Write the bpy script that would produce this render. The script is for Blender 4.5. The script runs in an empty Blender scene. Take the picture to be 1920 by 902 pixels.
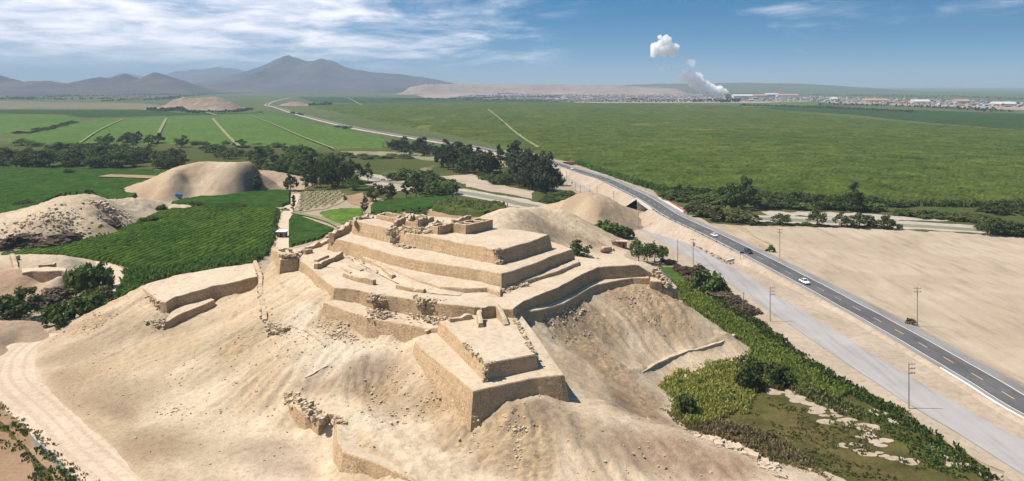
import bpy, bmesh, math, random
import numpy as np
from mathutils import Vector, Matrix
from mathutils.geometry import delaunay_2d_cdt

S = bpy.context.scene
C = S.collection
# ------------------------------------------------------------------ camera
H = 78.0; F = 1400.0; HY = 160.0; CX = 960.0     # camera height, focal length in photo pixels, horizon row
cam_d = bpy.data.cameras.new('camera'); cam = bpy.data.objects.new('camera', cam_d); C.objects.link(cam)
cam.location = (0, 0, H); cam.rotation_euler = (math.radians(90), 0, 0)
cam_d.sensor_width = 36; cam_d.lens = F/1920*36; cam_d.shift_y = -(451-HY)/1920
cam_d.clip_start = 1; cam_d.clip_end = 80000
S.camera = cam
# ------------------------------------------------------------------ light
SUN_EL = math.radians(58); SUN_AZ_X, SUN_AZ_Y = -0.998, 0.06      # direction towards the sun on the ground
sd = bpy.data.lights.new('sun', 'SUN'); sd.energy = 4.7; sd.angle = math.radians(0.5); sd.color = (1.0, 0.935, 0.835)
sun = bpy.data.objects.new('sun', sd); C.objects.link(sun)
to_sun = Vector((SUN_AZ_X*math.cos(SUN_EL), SUN_AZ_Y*math.cos(SUN_EL), math.sin(SUN_EL))).normalized()
sun.rotation_euler = to_sun.to_track_quat('Z', 'Y').to_euler(); sun.location = (-200, 0, 500)
S.view_settings.view_transform = 'Standard'; S.view_settings.look = 'None'
S.view_settings.exposure = 0.80; S.view_settings.gamma = 1.0; S.view_settings.use_curve_mapping = False
S.cycles.use_denoising = True
S.cycles.max_bounces = 9; S.cycles.diffuse_bounces = 3; S.cycles.transparent_max_bounces = 40
S.cycles.volume_bounces = 8; S.cycles.caustics_reflective = False; S.cycles.caustics_refractive = False

class N:      # tiny node helper
    def __init__(s, tree): s.t = tree
    def n(s, typ, **kw):
        nd = s.t.nodes.new(typ)
        for k, v in kw.items():
            if k == 'i':
                for a, b in v.items(): nd.inputs[a].default_value = b
            else: setattr(nd, k, v)
        return nd
    def l(s, a, b): s.t.links.new(a, b)
    def math(s, op, a, b=None, c=None):
        nd = s.n('ShaderNodeMath', operation=op)
        for k, v in enumerate((a, b, c)):
            if v is None: continue
            if isinstance(v, (int, float)): nd.inputs[k].default_value = v
            else: s.l(v, nd.inputs[k])
        return nd.outputs[0]
    def ramp(s, fac, stops):
        nd = s.n('ShaderNodeValToRGB'); cr = nd.color_ramp
        while len(cr.elements) < len(stops): cr.elements.new(0.5)
        for e, (p, c) in zip(cr.elements, stops):
            e.position = p; e.color = (*c, 1) if len(c) == 3 else c
        s.l(fac, nd.inputs[0]); return nd.outputs[0]
    def mix(s, fac, a, b, blend='MIX'):
        nd = s.n('ShaderNodeMix', data_type='RGBA', blend_type=blend)
        for k, v in ((0, fac), (6, a), (7, b)):
            if isinstance(v, (int, float)): nd.inputs[k].default_value = v
            elif isinstance(v, tuple): nd.inputs[k].default_value = (*v, 1)[:4]
            else: s.l(v, nd.inputs[k])
        return nd.outputs[2]
    def noise(s, vec, scale, detail=4, rough=0.55, dist=0.0, out=0):
        nd = s.n('ShaderNodeTexNoise', i={'Scale': scale, 'Detail': detail, 'Roughness': rough, 'Distortion': dist})
        s.l(vec, nd.inputs['Vector']); return nd.outputs[out]

# ------------------------------------------------------------------ sky
w = bpy.data.worlds.new('World'); S.world = w; w.use_nodes = True
w.node_tree.nodes.clear(); n = N(w.node_tree)
out = n.n('ShaderNodeOutputWorld'); bg = n.n('ShaderNodeBackground', i={'Strength': 0.05})
tc = n.n('ShaderNodeTexCoord'); sep = n.n('ShaderNodeSeparateXYZ'); n.l(tc.outputs['Generated'], sep.inputs[0])
dx, dy, dz = sep.outputs
zz = n.math('MAXIMUM', dz, 0.0)
# dark clear desert air: the blue deepens quickly above the horizon
zb = n.math('ADD', n.math('MULTIPLY', n.math('POWER', zz, 0.72), 2.6), 0.02)
cmb = n.n('ShaderNodeCombineXYZ'); n.l(dx, cmb.inputs[0]); n.l(dy, cmb.inputs[1]); n.l(zb, cmb.inputs[2])
nrm = n.n('ShaderNodeVectorMath', operation='NORMALIZE'); n.l(cmb.outputs[0], nrm.inputs[0])
sky = n.n('ShaderNodeTexSky', sky_type='NISHITA', sun_disc=False)
sky.sun_elevation = SUN_EL; sky.sun_rotation = math.atan2(SUN_AZ_X, SUN_AZ_Y); sky.altitude = 60
sky.air_density = 1.25; sky.dust_density = 0.6; sky.ozone_density = 2.5
n.l(nrm.outputs[0], sky.inputs[0])
hs = n.n('ShaderNodeHueSaturation', i={'Hue': 0.488, 'Saturation': 1.55, 'Value': 1.3}); n.l(sky.outputs[0], hs.inputs['Color'])
# cloud sheet: view direction projected on a flat layer
den = n.math('ADD', zz, 0.13)
px_ = n.math('DIVIDE', dx, den); py_ = n.math('DIVIDE', dy, den)
cv = n.n('ShaderNodeCombineXYZ'); n.l(px_, cv.inputs[0]); n.l(py_, cv.inputs[1])
cn = n.noise(cv.outputs[0], 0.75, 9, 0.62, 0.7)
cn2 = n.noise(cv.outputs[0], 2.6, 7, 0.62, 0.4)
bank = n.ramp(px_, [(0.0, (1, 1, 1)), (1.0, (0, 0, 0))])
bm = n.n('ShaderNodeMapRange', interpolation_type='SMOOTHSTEP', i={'From Min': 1.6, 'From Max': -2.6}); n.l(px_, bm.inputs[0])
cov = n.math('ADD', n.math('ADD', n.math('MULTIPLY', cn, 0.8), n.math('MULTIPLY', cn2, 0.25)), n.math('MULTIPLY', bm.outputs[0], 0.36))
mask = n.n('ShaderNodeMapRange', interpolation_type='SMOOTHSTEP', i={'From Min': 0.58, 'From Max': 0.90}); n.l(cov, mask.inputs[0])
edge = n.n('ShaderNodeMapRange', interpolation_type='SMOOTHSTEP', i={'From Min': 0.004, 'From Max': 0.05}); n.l(dz, edge.inputs[0])
mk = n.math('MULTIPLY', n.math('MULTIPLY', mask.outputs[0], edge.outputs[0]), 0.85)
ccol = n.mix(n.ramp(cn2, [(.35, (0, 0, 0)), (.62, (1, 1, 1))]), (8.5, 9.4, 11.5), (17.5, 16.6, 17.2))
n.l(n.mix(mk, hs.outputs[0], ccol), bg.inputs[0]); n.l(bg.outputs[0], out.inputs[0])

# ------------------------------------------------------------------ helpers
rng = np.random.RandomState(7); random.seed(7)
def P(px, py, z=0.0):
    d = F*(H-z)/(py-HY); return ((px-CX)/F*d, d, z)
def tag(o, label=None, cat=None, group=None, kind=None):
    if label: o['label'] = label
    if cat: o['category'] = cat
    if group: o['group'] = group
    if kind: o['kind'] = kind
    return o
def empty(name, loc=(0, 0, 0), rz=0.0, label=None, cat=None, group=None):
    o = bpy.data.objects.new(name, None); C.objects.link(o); o.location = loc; o.rotation_euler[2] = rz
    o.empty_display_size = 0.5
    return tag(o, label, cat, group)
def meshobj(name, verts, faces, mats, parent=None, mi=None, smooth=False):
    me = bpy.data.meshes.new(name)
    if isinstance(verts, np.ndarray): verts = verts.tolist()
    if isinstance(faces, np.ndarray): faces = faces.tolist()
    me.from_pydata(verts, [], faces)
    for m in (mats if isinstance(mats, (list, tuple)) else [mats]): me.materials.append(m)
    if mi is not None: me.polygons.foreach_set('material_index', np.asarray(mi, dtype=np.int32))
    if smooth: me.polygons.foreach_set('use_smooth', np.ones(len(me.polygons), dtype=bool))
    me.update()
    o = bpy.data.objects.new(name, me); C.objects.link(o)
    if parent: o.parent = parent
    return o
def copy_tree(o, parent=None):
    c = o.copy(); C.objects.link(c); c.parent = parent
    for ch in o.children: copy_tree(ch, c)
    return c
def _hash(ix, iy, seed):
    h = (ix.astype(np.int64)*374761393 + iy.astype(np.int64)*668265263 + seed*2147483647) & 0xffffffff
    h = ((h ^ (h >> 13))*1274126177) & 0xffffffff
    return ((h ^ (h >> 16)) & 0xffff)/65535.0
def vn(x, y, seed=0):
    x = np.asarray(x, float); y = np.asarray(y, float)
    ix = np.floor(x); iy = np.floor(y); fx = x-ix; fy = y-iy
    fx = fx*fx*(3-2*fx); fy = fy*fy*(3-2*fy)
    a = _hash(ix, iy, seed); b = _hash(ix+1, iy, seed); c = _hash(ix, iy+1, seed); d = _hash(ix+1, iy+1, seed)
    return (a*(1-fx)+b*fx)*(1-fy)+(c*(1-fx)+d*fx)*fy
def fbm(x, y, scale, octv=4, seed=0, gain=0.5):
    x = np.asarray(x, float); y = np.asarray(y, float)
    r = 0; a = 1; t = 0; f = 1.0/scale
    for k in range(octv):
        r = r + a*(vn(x*f+k*17.3, y*f-k*9.1, seed+k)-0.5); t += a; a *= gain; f *= 2.03
    return r/t*2
def ridged(x, y, scale, octv=4, seed=0):
    r = 0; a = 1; t = 0; f = 1.0/scale
    for k in range(octv):
        r = r + a*(1-np.abs(vn(x*f+k*11.7, y*f+k*5.3, seed+k)*2-1)); t += a; a *= 0.5; f *= 2.05
    return r/t
def pip(x, y, poly):
    x = np.asarray(x); y = np.asarray(y); ins = np.zeros(x.shape, bool); k = len(poly)
    for i in range(k):
        x1, y1 = poly[i][:2]; x2, y2 = poly[(i+1) % k][:2]
        if y1 == y2: continue
        c = ((y1 > y) != (y2 > y)) & (x < (x2-x1)*(y-y1)/(y2-y1)+x1)
        ins ^= c
    return ins
def seg_dist(x, y, pts):
    d = np.full(np.shape(x), 1e9)
    for (a, b) in zip(pts[:-1], pts[1:]):
        ax, ay = a[:2]; bx, by = b[:2]; L = (bx-ax)**2+(by-ay)**2+1e-9
        t = np.clip(((x-ax)*(bx-ax)+(y-ay)*(by-ay))/L, 0, 1)
        d = np.minimum(d, np.hypot(x-ax-t*(bx-ax), y-ay-t*(by-ay)))
    return d
class TPS:
    def __init__(s, pts, lam=0.02):
        p = np.array(pts, float); s.c = p[:, :2]/100; k = len(p)
        r = np.linalg.norm(s.c[:, None]-s.c[None], axis=2); K = s.phi(r)+lam*np.eye(k)*0.01
        A = np.zeros((k+3, k+3)); A[:k, :k] = K; A[:k, k] = 1; A[:k, k+1:] = s.c; A[k, :k] = 1; A[k+1:, :k] = s.c.T
        s.w = np.linalg.solve(A, np.concatenate([p[:, 2], np.zeros(3)]))
    def phi(s, r): return np.where(r > 1e-9, r*r*np.log(r+1e-12), 0)
    def __call__(s, x, y):
        x = np.asarray(x, float)/100; y = np.asarray(y, float)/100
        z = s.w[-3]+s.w[-2]*x+s.w[-1]*y
        for (cx, cy), wt in zip(s.c, s.w[:-3]): z = z+wt*s.phi(np.hypot(x-cx, y-cy))
        return z
def grid_faces(nx, ny):
    i = np.arange(nx*ny).reshape(ny, nx)
    return np.stack([i[:-1, :-1], i[:-1, 1:], i[1:, 1:], i[1:, :-1]], -1).reshape(-1, 4)
def catmull(pts, step):
    pts = [np.array(p, float) for p in pts]; out_ = []
    q = [2*pts[0]-pts[1]]+pts+[2*pts[-1]-pts[-2]]
    for i in range(1, len(q)-2):
        p0, p1, p2, p3 = q[i-1:i+3]; L = np.linalg.norm(p2-p1); k = max(1, int(L/step))
        for j in range(k):
            t = j/k
            out_.append(0.5*((2*p1)+(p2-p0)*t+(2*p0-5*p1+4*p2-p3)*t*t+(3*p1-p0-3*p2+p3)*t**3))
    out_.append(pts[-1]); return np.array(out_)
def sides(path):
    t = np.gradient(path[:, :2], axis=0); t /= np.linalg.norm(t, axis=1)[:, None]+1e-9
    return np.stack([t[:, 1], -t[:, 0]], 1)            # to the right of travel
def ribbon(name, pts, width, z, mat, step=3.0, rag=0.0, parent=None, spline=True, seed=3):
    p = np.array([(a[0], a[1], (a[2] if len(a) > 2 else 0)) for a in pts], float)
    path = catmull(p, step) if spline else p
    s = sides(path); k = len(path)
    wl = width/2*(1+rag*fbm(np.arange(k)*step, np.zeros(k), 9, 3, seed)); wr = width/2*(1+rag*fbm(np.arange(k)*step, np.ones(k)*50, 9, 3, seed+9))
    V = []
    for i in range(k):
        for o in (-wl[i], 0, wr[i]): V.append((path[i, 0]+s[i, 0]*o, path[i, 1]+s[i, 1]*o, path[i, 2]+z))
    return meshobj(name, V, grid_faces(3, k), mat, parent)
def poly_sheet(name, poly, z, mat, parent=None):
    d0 = float(np.mean([math.hypot(p[0], p[1]) for p in poly])); r_ = resample([(p[0], p[1], 0) for p in poly], max(1.2, d0*0.006))
    jx = fbm(r_[:, 0], r_[:, 1], max(5, d0*.022), 4, 61); jy = fbm(r_[:, 0], r_[:, 1], max(5, d0*.022), 4, 67); am = 0.011*d0
    q = [Vector((p[0]+am*a*.8, p[1]+am*b*1.6)) for p, a, b in zip(r_, jx, jy)]
    v, e, f, *_ = delaunay_2d_cdt(q, [], [list(range(len(q)))], 1, 1e-4)
    return meshobj(name, [(a[0], a[1], z) for a in v], [list(t) for t in f], mat, parent)

def resample(poly, step):
    r = []; k = len(poly)
    for i in range(k):
        a = np.array(poly[i], float); b = np.array(poly[(i+1) % k], float); L = np.linalg.norm((b-a)[:2]); m = max(1, int(round(L/step)))
        for j in range(m): r.append(a+(b-a)*j/m)
    return np.array(r)
# ------------------------------------------------------------------ materials
def newmat(name):
    m = bpy.data.materials.new(name); m.use_nodes = True; m.node_tree.nodes.clear(); k = N(m.node_tree)
    o = k.n('ShaderNodeOutputMaterial'); b = k.n('ShaderNodeBsdfPrincipled', i={'Roughness': 0.9, 'Specular IOR Level': 0.15})
    k.l(b.outputs[0], o.inputs[0]); return m, k, b, o
KA = 0.68
def sc_(c): return tuple(a*KA for a in c) if c else c
def earth(name, c1, c2, c3=None, s1=0.06, s2=1.2, bump=0.5, bs=2.5, dist=0.4, attr=False, stretch=None, bdist=0.25, weather=False):
    c1, c2, c3 = sc_(c1), sc_(c2), sc_(c3); m, k, b, o = newmat(name); t = k.n('ShaderNodeTexCoord').outputs['Object']
    if stretch:
        mp = k.n('ShaderNodeMapping'); mp.inputs['Scale'].default_value = stretch; k.l(t, mp.inputs[0]); t2 = mp.outputs[0]
    else: t2 = t
    n1 = k.noise(t, s1, 6, 0.6, dist); n2 = k.noise(t2, s2, 8, 0.65)
    f = k.ramp(n1, [(0.36, (0, 0, 0)), (0.64, (1, 1, 1))])
    if attr:
        at = k.n('ShaderNodeAttribute', attribute_name='Col'); base = at.outputs['Color']
        base = k.mix(k.math('MULTIPLY', f, 0.15), base, c2)
    else: base = k.mix(f, c1, c2)
    g = k.ramp(n2, [(0.30, (0.76, 0.72, 0.68)), (0.5, (1, 1, 1)), (0.72, (1.1, 1.1, 1.1))])
    base = k.mix(1.0, base, g, 'MULTIPLY')
    if weather:
        gm = k.ramp(k.noise(t, 0.22, 4, .6, .5), [(.42, (0, 0, 0)), (.58, (1, 1, 1))])
        base = k.mix(gm, base, k.mix(1.0, base, k.ramp(k.noise(t2, 2.4, 3, .75, .2), [(.38, (.62, .58, .54)), (.52, (1, 1, 1)), (.64, (1.35, 1.32, 1.28))]), 'MULTIPLY'))
        w1 = k.n('ShaderNodeMapping'); w1.inputs['Scale'].default_value = (1.1, 1.1, 0.12); k.l(t, w1.inputs[0])
        w2 = k.n('ShaderNodeMapping'); w2.inputs['Scale'].default_value = (0.10, 0.10, 2.4); k.l(t, w2.inputs[0])
        base = k.mix(1.0, base, k.ramp(k.noise(w1.outputs[0], 1.0, 5, .6), [(.32, (.88, .86, .84)), (.5, (1, 1, 1)), (.68, (1.07, 1.07, 1.06))]), 'MULTIPLY')
        base = k.mix(1.0, base, k.ramp(k.noise(w2.outputs[0], 1.0, 4, .6, .3), [(.40, (.93, .92, .90)), (.56, (1.03, 1.03, 1.03))]), 'MULTIPLY')
    if c3:
        n3 = k.noise(t, s2*3.1, 3, 0.5); f3 = k.ramp(n3, [(0.62, (0, 0, 0)), (0.70, (1, 1, 1))])
        base = k.mix(k.math('MULTIPLY', f3, 0.5), base, c3)
    k.l(base, b.inputs['Base Color'])
    bp = k.n('ShaderNodeBump', i={'Strength': bump, 'Distance': bdist}); nb = k.noise(t2, bs, 10, 0.7); k.l(nb, bp.inputs['Height'])
    k.l(bp.outputs[0], b.inputs['Normal']); return m
def plain(name, c, rough=0.6, metal=0.0, spec=0.3, var=0.12, sc=3.0):
    m, k, b, o = newmat(name); t = k.n('ShaderNodeTexCoord').outputs['Object']
    g = k.ramp(k.noise(t, sc, 4), [(0.3, (1-var,)*3), (0.7, (1+var,)*3)])
    k.l(k.mix(1.0, c, g, 'MULTIPLY'), b.inputs['Base Color'])
    b.inputs['Roughness'].default_value = rough; b.inputs['Metallic'].default_value = metal; b.inputs['Specular IOR Level'].default_value = spec
    return m
def leafy(name, c1, c2, c3, scale=0.35, trans=0.25):
    c1, c2, c3 = sc_(c1), sc_(c2), sc_(c3); m, k, b, o = newmat(name); t = k.n('ShaderNodeTexCoord').outputs['Object']; gi = k.n('ShaderNodeNewGeometry')
    oi = k.n('ShaderNodeObjectInfo')
    f = k.ramp(k.noise(t, scale, 4, 0.6), [(0.33, (0, 0, 0)), (0.66, (1, 1, 1))])
    base = k.mix(f, c1, c2); base = k.mix(k.math('MULTIPLY', gi.outputs['Random Per Island'], 0.55), base, c3)
    v = k.math('ADD', k.math('MULTIPLY', oi.outputs['Random'], 0.5), 0.75)
    hv = k.n('ShaderNodeHueSaturation'); k.l(v, hv.inputs['Value']); k.l(base, hv.inputs['Color'])
    k.l(hv.outputs[0], b.inputs['Base Color']); b.inputs['Roughness'].default_value = 0.8; b.inputs['Specular IOR Level'].default_value = 0.02
    tr = k.n('ShaderNodeBsdfTranslucent'); k.l(hv.outputs[0], tr.inputs[0]); mx = k.n('ShaderNodeMixShader', i={0: trans})
    k.l(b.outputs[0], mx.inputs[1]); k.l(tr.outputs[0], mx.inputs[2]); k.l(mx.outputs[0], o.inputs[0]); return m
def crop(name, c1, c2, c3, s1=0.02, s2=0.5, row=None, rowang=0.0, rowstr=0.5, bump=0.6, bs=0.8, patch=None, s3=0.12):
    c1, c2, c3, patch = sc_(c1), sc_(c2), sc_(c3), sc_(patch); m, k, b, o = newmat(name); t = k.n('ShaderNodeTexCoord').outputs['Object']
    mp = k.n('ShaderNodeMapping'); mp.inputs['Scale'].default_value = (1, 0.55, 1); k.l(t, mp.inputs[0])
    f = k.ramp(k.noise(mp.outputs[0], s1, 7, 0.62, 0.6), [(0.35, (0, 0, 0)), (0.65, (1, 1, 1))])
    base = k.mix(f, c1, c2)
    g = k.ramp(k.noise(t, s2, 6, 0.7), [(0.36, (0, 0, 0)), (0.62, (1, 1, 1))]); base = k.mix(k.math('MULTIPLY', g, 0.6), base, c3)
    g2 = k.ramp(k.noise(t, s3, 5, 0.7), [(0.33, (0.58, 0.62, 0.6)), (0.67, (1.30, 1.24, 1.12))]); base = k.mix(1.0, base, g2, 'MULTIPLY')
    if patch:
        pf = k.ramp(k.noise(mp.outputs[0], s1*0.7, 6, 0.7, 1.2), [(0.60, (0, 0, 0)), (0.70, (1, 1, 1))]); base = k.mix(k.math('MULTIPLY', pf, 0.7), base, patch)
    hgt = k.noise(t, bs, 8, 0.7)
    if row:
        m2 = k.n('ShaderNodeMapping'); m2.inputs['Rotation'].default_value = (0, 0, rowang); k.l(t, m2.inputs[0])
        wv = k.n('ShaderNodeTexWave', i={'Scale': 1.0/row*0.314*1.0, 'Distortion': 0.8, 'Detail': 2, 'Detail Scale': 0.15}); k.l(m2.outputs[0], wv.inputs[0])
        rr = k.ramp(wv.outputs[1], [(0.15, (0.40, 0.46, 0.42)), (0.7, (1.25, 1.2, 1.15))])
        base = k.mix(rowstr, base, k.mix(1.0, base, rr, 'MULTIPLY'))
    k.l(base, b.inputs['Base Color']); b.inputs['Specular IOR Level'].default_value = 0.0
    bp = k.n('ShaderNodeBump', i={'Strength': bump, 'Distance': 1.0}); k.l(hgt, bp.inputs['Height']); k.l(bp.outputs[0], b.inputs['Normal']); return m

M = {}
PALE = (0.67, 0.54, 0.385); TAN = (0.40, 0.275, 0.165); BROWN = (0.31, 0.19, 0.11); GREYB = (0.34, 0.255, 0.17)
M['hill'] = earth('sandy_soil', PALE, TAN, (0.46, 0.34, 0.22), 0.06, 1.0, 0.75, 2.0, 0.6, attr=True, bdist=0.4)
M['wall'] = earth('adobe_wall', (0.60, 0.435, 0.27), (0.545, 0.385, 0.23), (0.45, 0.305, 0.18), 0.10, 1.3, 0.55, 1.6, 0.5, stretch=(1, 1, 1.4), bdist=0.5, weather=True)
M['dust'] = earth('adobe_dust', (0.63, 0.515, 0.38), (0.56, 0.44, 0.31), None, 0.09, 0.8, 0.45, 1.7, 0.5)
M['rubble'] = earth('adobe_rubble', (0.64, 0.51, 0.355), (0.55, 0.415, 0.27), None, 0.3, 2.5, 0.5, 4)
M['brown'] = earth('brown_earth', BROWN, TAN, (0.24, 0.17, 0.11), 0.05, 0.9, 0.7, 1.6)
# ------------------------------------------------------------------ fortress hill
HP = [ # photo column, row, height: surveyed heights of the hill surface
 # right lobe, feet of the outer walls
 (985,596,17.2),(1005,592,17.0),(1030,586,16.5),(1058,580,16.1),(1090,560,15.7),(1120,541,15.7),(1150,535,15.6),(1186,530,15.3),(1217,534,14.8),(1240,546,13.8),(1262,560,12.3),
 (1290,576,10),(1330,602,7),(1360,622,4.8),(1385,642,2.6),(1200,570,12.2),(1150,570,13),(1240,600,8.8),(1200,610,8.8),(1150,600,10.8),(1100,590,13.2),
 (1200,660,4.4),(1270,660,3.0),(1340,640,3.4),(1250,630,5.8),(1150,650,6.6),(1060,610,13),(1100,620,10.6),(1060,640,11),(1060,670,10.4),(1100,700,7.8),(1130,660,7.4),
 (1150,740,5.0),(1180,700,4.4),(1200,780,2.4),(1230,740,2.0),(1250,790,1.2),(1210,690,3.0),(1300,680,1.6),(1370,665,1.0),(1280,700,.6),(1235,715,.6),(1240,760,.6),(1285,805,.3),
 # crest of the front ridge
 (1071,752,9.4),(1130,762,8.7),(1200,786,7.4),(1260,806,6.3),(1320,826,5.1),(1400,856,4.2),(1440,882,3.7),(1475,902,3.2),
 (887,794,8.5),(926,772,10.4),(955,757,11.8),(989,745,12.3),(1018,744,11.9),(1045,748,10.8),(1020,765,11.0),(1000,800,9.2),(1050,850,7),(1150,820,7.4),(1100,902,5),
 (1250,860,5.3),(1350,880,4.2),(1300,902,4),(1400,902,3.4),(960,840,7.4),(900,832,6.6),(960,902,4.9),(860,885,4.8),(800,830,5.3),(830,762,7.6),(780,730,8.0),
 # terrace behind the front wall
 (700,740,6.0),(650,755,5.8),(640,790,5.6),(660,822,5.5),(700,850,5.3),(760,885,5.1),(600,742,6.0),(560,728,6.3),(740,790,5.5),(800,895,4.8),
 # below the front wall
 (601,816,2.3),(611,820,2.1),(621,829,1.9),(628,840,1.7),(635,854,1.6),(536,753,5.0),(561,768,4.3),(584,788,3.6),(592,800,3.0),(618,835,1.5),(632,866,1.6),(643,890,1.6),(560,800,1.9),(600,850,1.3),(520,762,3.4),(630,902,1.2),(560,880,.9),(500,830,1.4),(690,902+14,1.6),
 # feet of the bastion
 (778,657,12.9),(800,692,11.4),(830,733,9.5),(860,765,9.0),
 (565,715,7.2),(545,722,6.8),(600,690,8.9),(650,700,9.4),(740,690,9.6),(700,662,11.9),(740,650,12.5),(650,640,12.3),(690,690,9.8),
 (550,650,11),(520,580,13.6),(560,560,15.6),(600,590,15.0),(640,620,13),(560,542,17),(575,528,18.1),(600,538,18.4),(622,558,18.4),(610,576,16.2),(640,592,14.8),(665,607,14.2),(700,628,12.6),(760,640,12.4),(600,660,10.9),
 (500,500,17.4),(525,514,17.7),(560,503,17.9),(500,530,15.2),(490,560,13.3),(480,600,11.3),(480,640,9.2),(480,690,7.2),
 (450,600,9.8),(400,640,6.9),(300,620,5.2),(200,640,3.4),(250,700,2.3),(150,640,2.6),(120,680,1.1),(350,720,2.8),(450,700,5.6),(420,780,1.8),(300,800,.7),(400,860,.6),(480,900,.6),(200,760,.7),(270,880,.3),(330,660,4.6),
 # left plateau walls
 (485,536,11.3),(440,549,9.6),(400,562,8.0),(350,574,7.6),(303,588,8.0),(270,590,7.8),(250,575,8),(430,562,8.6),(405,580,7.2),(370,598,6.4),(335,606,5.8),(300,604,6.4),
 (270,536,10.5),(240,552,8.4),(215,566,7),(180,583,5),(150,605,3.4),(100,640,1.0),(85,680,.5),(130,740,.4),(200,615,4.6),(240,600,6.0),
 # ledge between walls
 (660,580,17.4),(720,592,16.9),(790,600,16.9),(830,600,17.3),(760,600,16.8),
 # back sand slope
 (920,402,21),(960,389,19.5),(1000,387,17),(1050,399,10.5),(1100,426,7.5),(1140,458,2.2),(1148,466,1.2),(1100,467,3),(1060,452,5.5),(1000,422,16),(950,418,20),(1040,430,9.5),(1080,440,6.5),(1130,472,.8),(1100,482,1.0),(1060,475,2.5),(1020,405,13.5),
]
hp = [P(a, b, c) for a, b, c in HP]
def Wp(x, y, z): return (x, y, z)
hp += [ # hill sides that the photo does not show, and the plain around
 (58,240,1.5),(66,228,.5),(40,250,4),(30,262,4),(45,246,6),(72,216,-.8),(74,222,-1),(20,285,6),(48,262,.5),(60,262,-1),(30,300,1.5),(48,290,-.8),
 (-30,285,20),(-60,290,12),(-80,290,5),(-60,310,2),(-70,262,17),(-84,262,12),(-95,275,5),(-96,290,-1),(-110,270,3),(-120,262,3.0),(-138,262,-.5),(-150,250,-1),(-160,235,-1.2),
 (-40,330,4),(-60,350,-1),(-20,370,6),(-20,400,0),(10,415,-1),(30,425,-1),(50,400,-.5),(60,380,-1),(-80,330,-1),(10,395,5),(58,352,-1),(62,330,-1),(45,330,.6),(-45,380,-1),(30,405,.5),
 (-155,205,-1),(-140,180,-1),(-120,160,-1),(-103,147,-1),(-95,138,-1),(-60,128,.2),(-30,120,1.5),(10,118,3),(40,122,2.5),(60,130,1.5),(70,138,-.5),
 (66,160,-1),(52,158,-.8),(47,172,-.8),(50,182,-.8),(58,196,-.8),(70,205,-1),(78,215,-1.2),(75,150,-1),(82,128,-1),(80,240,-1.5),(-170,220,-1.5),(0,160,10),(0,175,12),(-12,175,12),
 (-40,240,18),(-20,240,18),(0,240,18),(15,240,16),(-20,210,17),(0,215,17)]
hill_tps = TPS(hp)
def terrain(name, tps, x0, x1, ys, dx, mat, noise=None, cut=None, colf=None, kind='structure'):
    xs = np.arange(x0, x1, dx); X, Y = np.meshgrid(xs, ys); Z = tps(X, Y)
    if noise is not None: Z = Z+noise(X, Y, Z)
    if cut is not None: Z = cut(X, Y, Z)
    V = np.stack([X.ravel(), Y.ravel(), Z.ravel()], 1); f = grid_faces(len(xs), len(ys))
    keep = (Z.ravel()[f] > -0.9).any(axis=1); f = f[keep]
    used = np.unique(f); rm = np.full(len(V), -1); rm[used] = np.arange(len(used)); V = V[used]; f = rm[f]
    o = meshobj(name, V, f, mat, smooth=True); tag(o, kind=kind)
    if colf is not None:
        c = np.ones((len(V), 4), np.float32); c[:, :3] = colf(V[:, 0], V[:, 1], V[:, 2])
        a = o.data.color_attributes.new('Col', 'FLOAT_COLOR', 'POINT'); a.data.foreach_set('color', c.ravel())
    return o

# soil patches: (column, row, z, radius m, stretch along (dx,dy), colour, strength)
PATCH = [
 (1180,560,12,17,(1,.25),TAN,.85),(1230,590,9,16,(1,-.5),(0.39,.29,.185),.9),(1210,545,14,9,(1,0),GREYB,.75),(1110,600,12,13,(.6,-1),(.42,.31,.19),.9),(1080,640,10,12,(.5,-1),(.42,.30,.19),.9),
 (1140,690,6,12,(.5,-1),(.40,.28,.175),.9),(1200,760,3.5,10,(.7,-1),BROWN,.9),(1190,730,4,6,(.7,-1),(.36,.235,.15),.8),
 (1010,790,9.6,12,(1,.1),(.43,.31,.2),.85),(1100,830,7,12,(1,0),(.44,.33,.22),.7),(1250,850,5.5,14,(1,-.1),(.42,.29,.19),.9),(1360,880,4,9,(1,-.2),(.42,.28,.18),.8),(940,860,6,10,(1,0),(.46,.34,.23),.7),
 (830,740,9,9,(.5,-1),TAN,.7),(760,740,7.5,12,(1,-.2),(.50,.38,.25),.8),(690,700,9,12,(1,.15),(.47,.345,.235),.85),(620,700,8.6,10,(1,.2),(.46,.34,.23),.7),
 (860,820,6,9,(1,-.3),(.48,.37,.25),.7),(250,620,5,18,(1,0),(.47,.36,.23),.85),(150,660,2,16,(1,.3),(.46,.35,.225),.8),(210,740,1.5,20,(1,-.3),(.45,.34,.22),.8),
 (230,770,1,8,(1,-.6),(.36,.25,.165),.7),(300,820,.8,16,(1,-.4),(.47,.37,.24),.8),(440,640,7.5,16,(1,.2),(.45,.36,.23),.75),(180,605,4,8,(1,.1),GREYB,.7),
 (400,700,4,14,(1,.3),(.50,.40,.27),.6),(480,850,1,14,(1,0),(.47,.36,.245),.75),(380,600,7.5,9,(1,.3),(.48,.38,.25),.6),(540,880,1,8,(1,0),(.49,.36,.26),.6),
 (1050,430,10,16,(1,-.3),(.44,.34,.22),.8),(1090,450,5,12,(1,-.3),(.43,.335,.22),.8),(1130,462,2,8,(1,0),TAN,.7),(1020,410,14,10,(1,0),(.5,.4,.28),.6),
 (700,790,5.5,10,(1,-.4),(.62,.53,.4),.8),(640,660,11.5,14,(1,.1),(.63,.54,.41),.9),(560,600,13.5,12,(.4,-1),(.62,.53,.41),.8),
]
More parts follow.
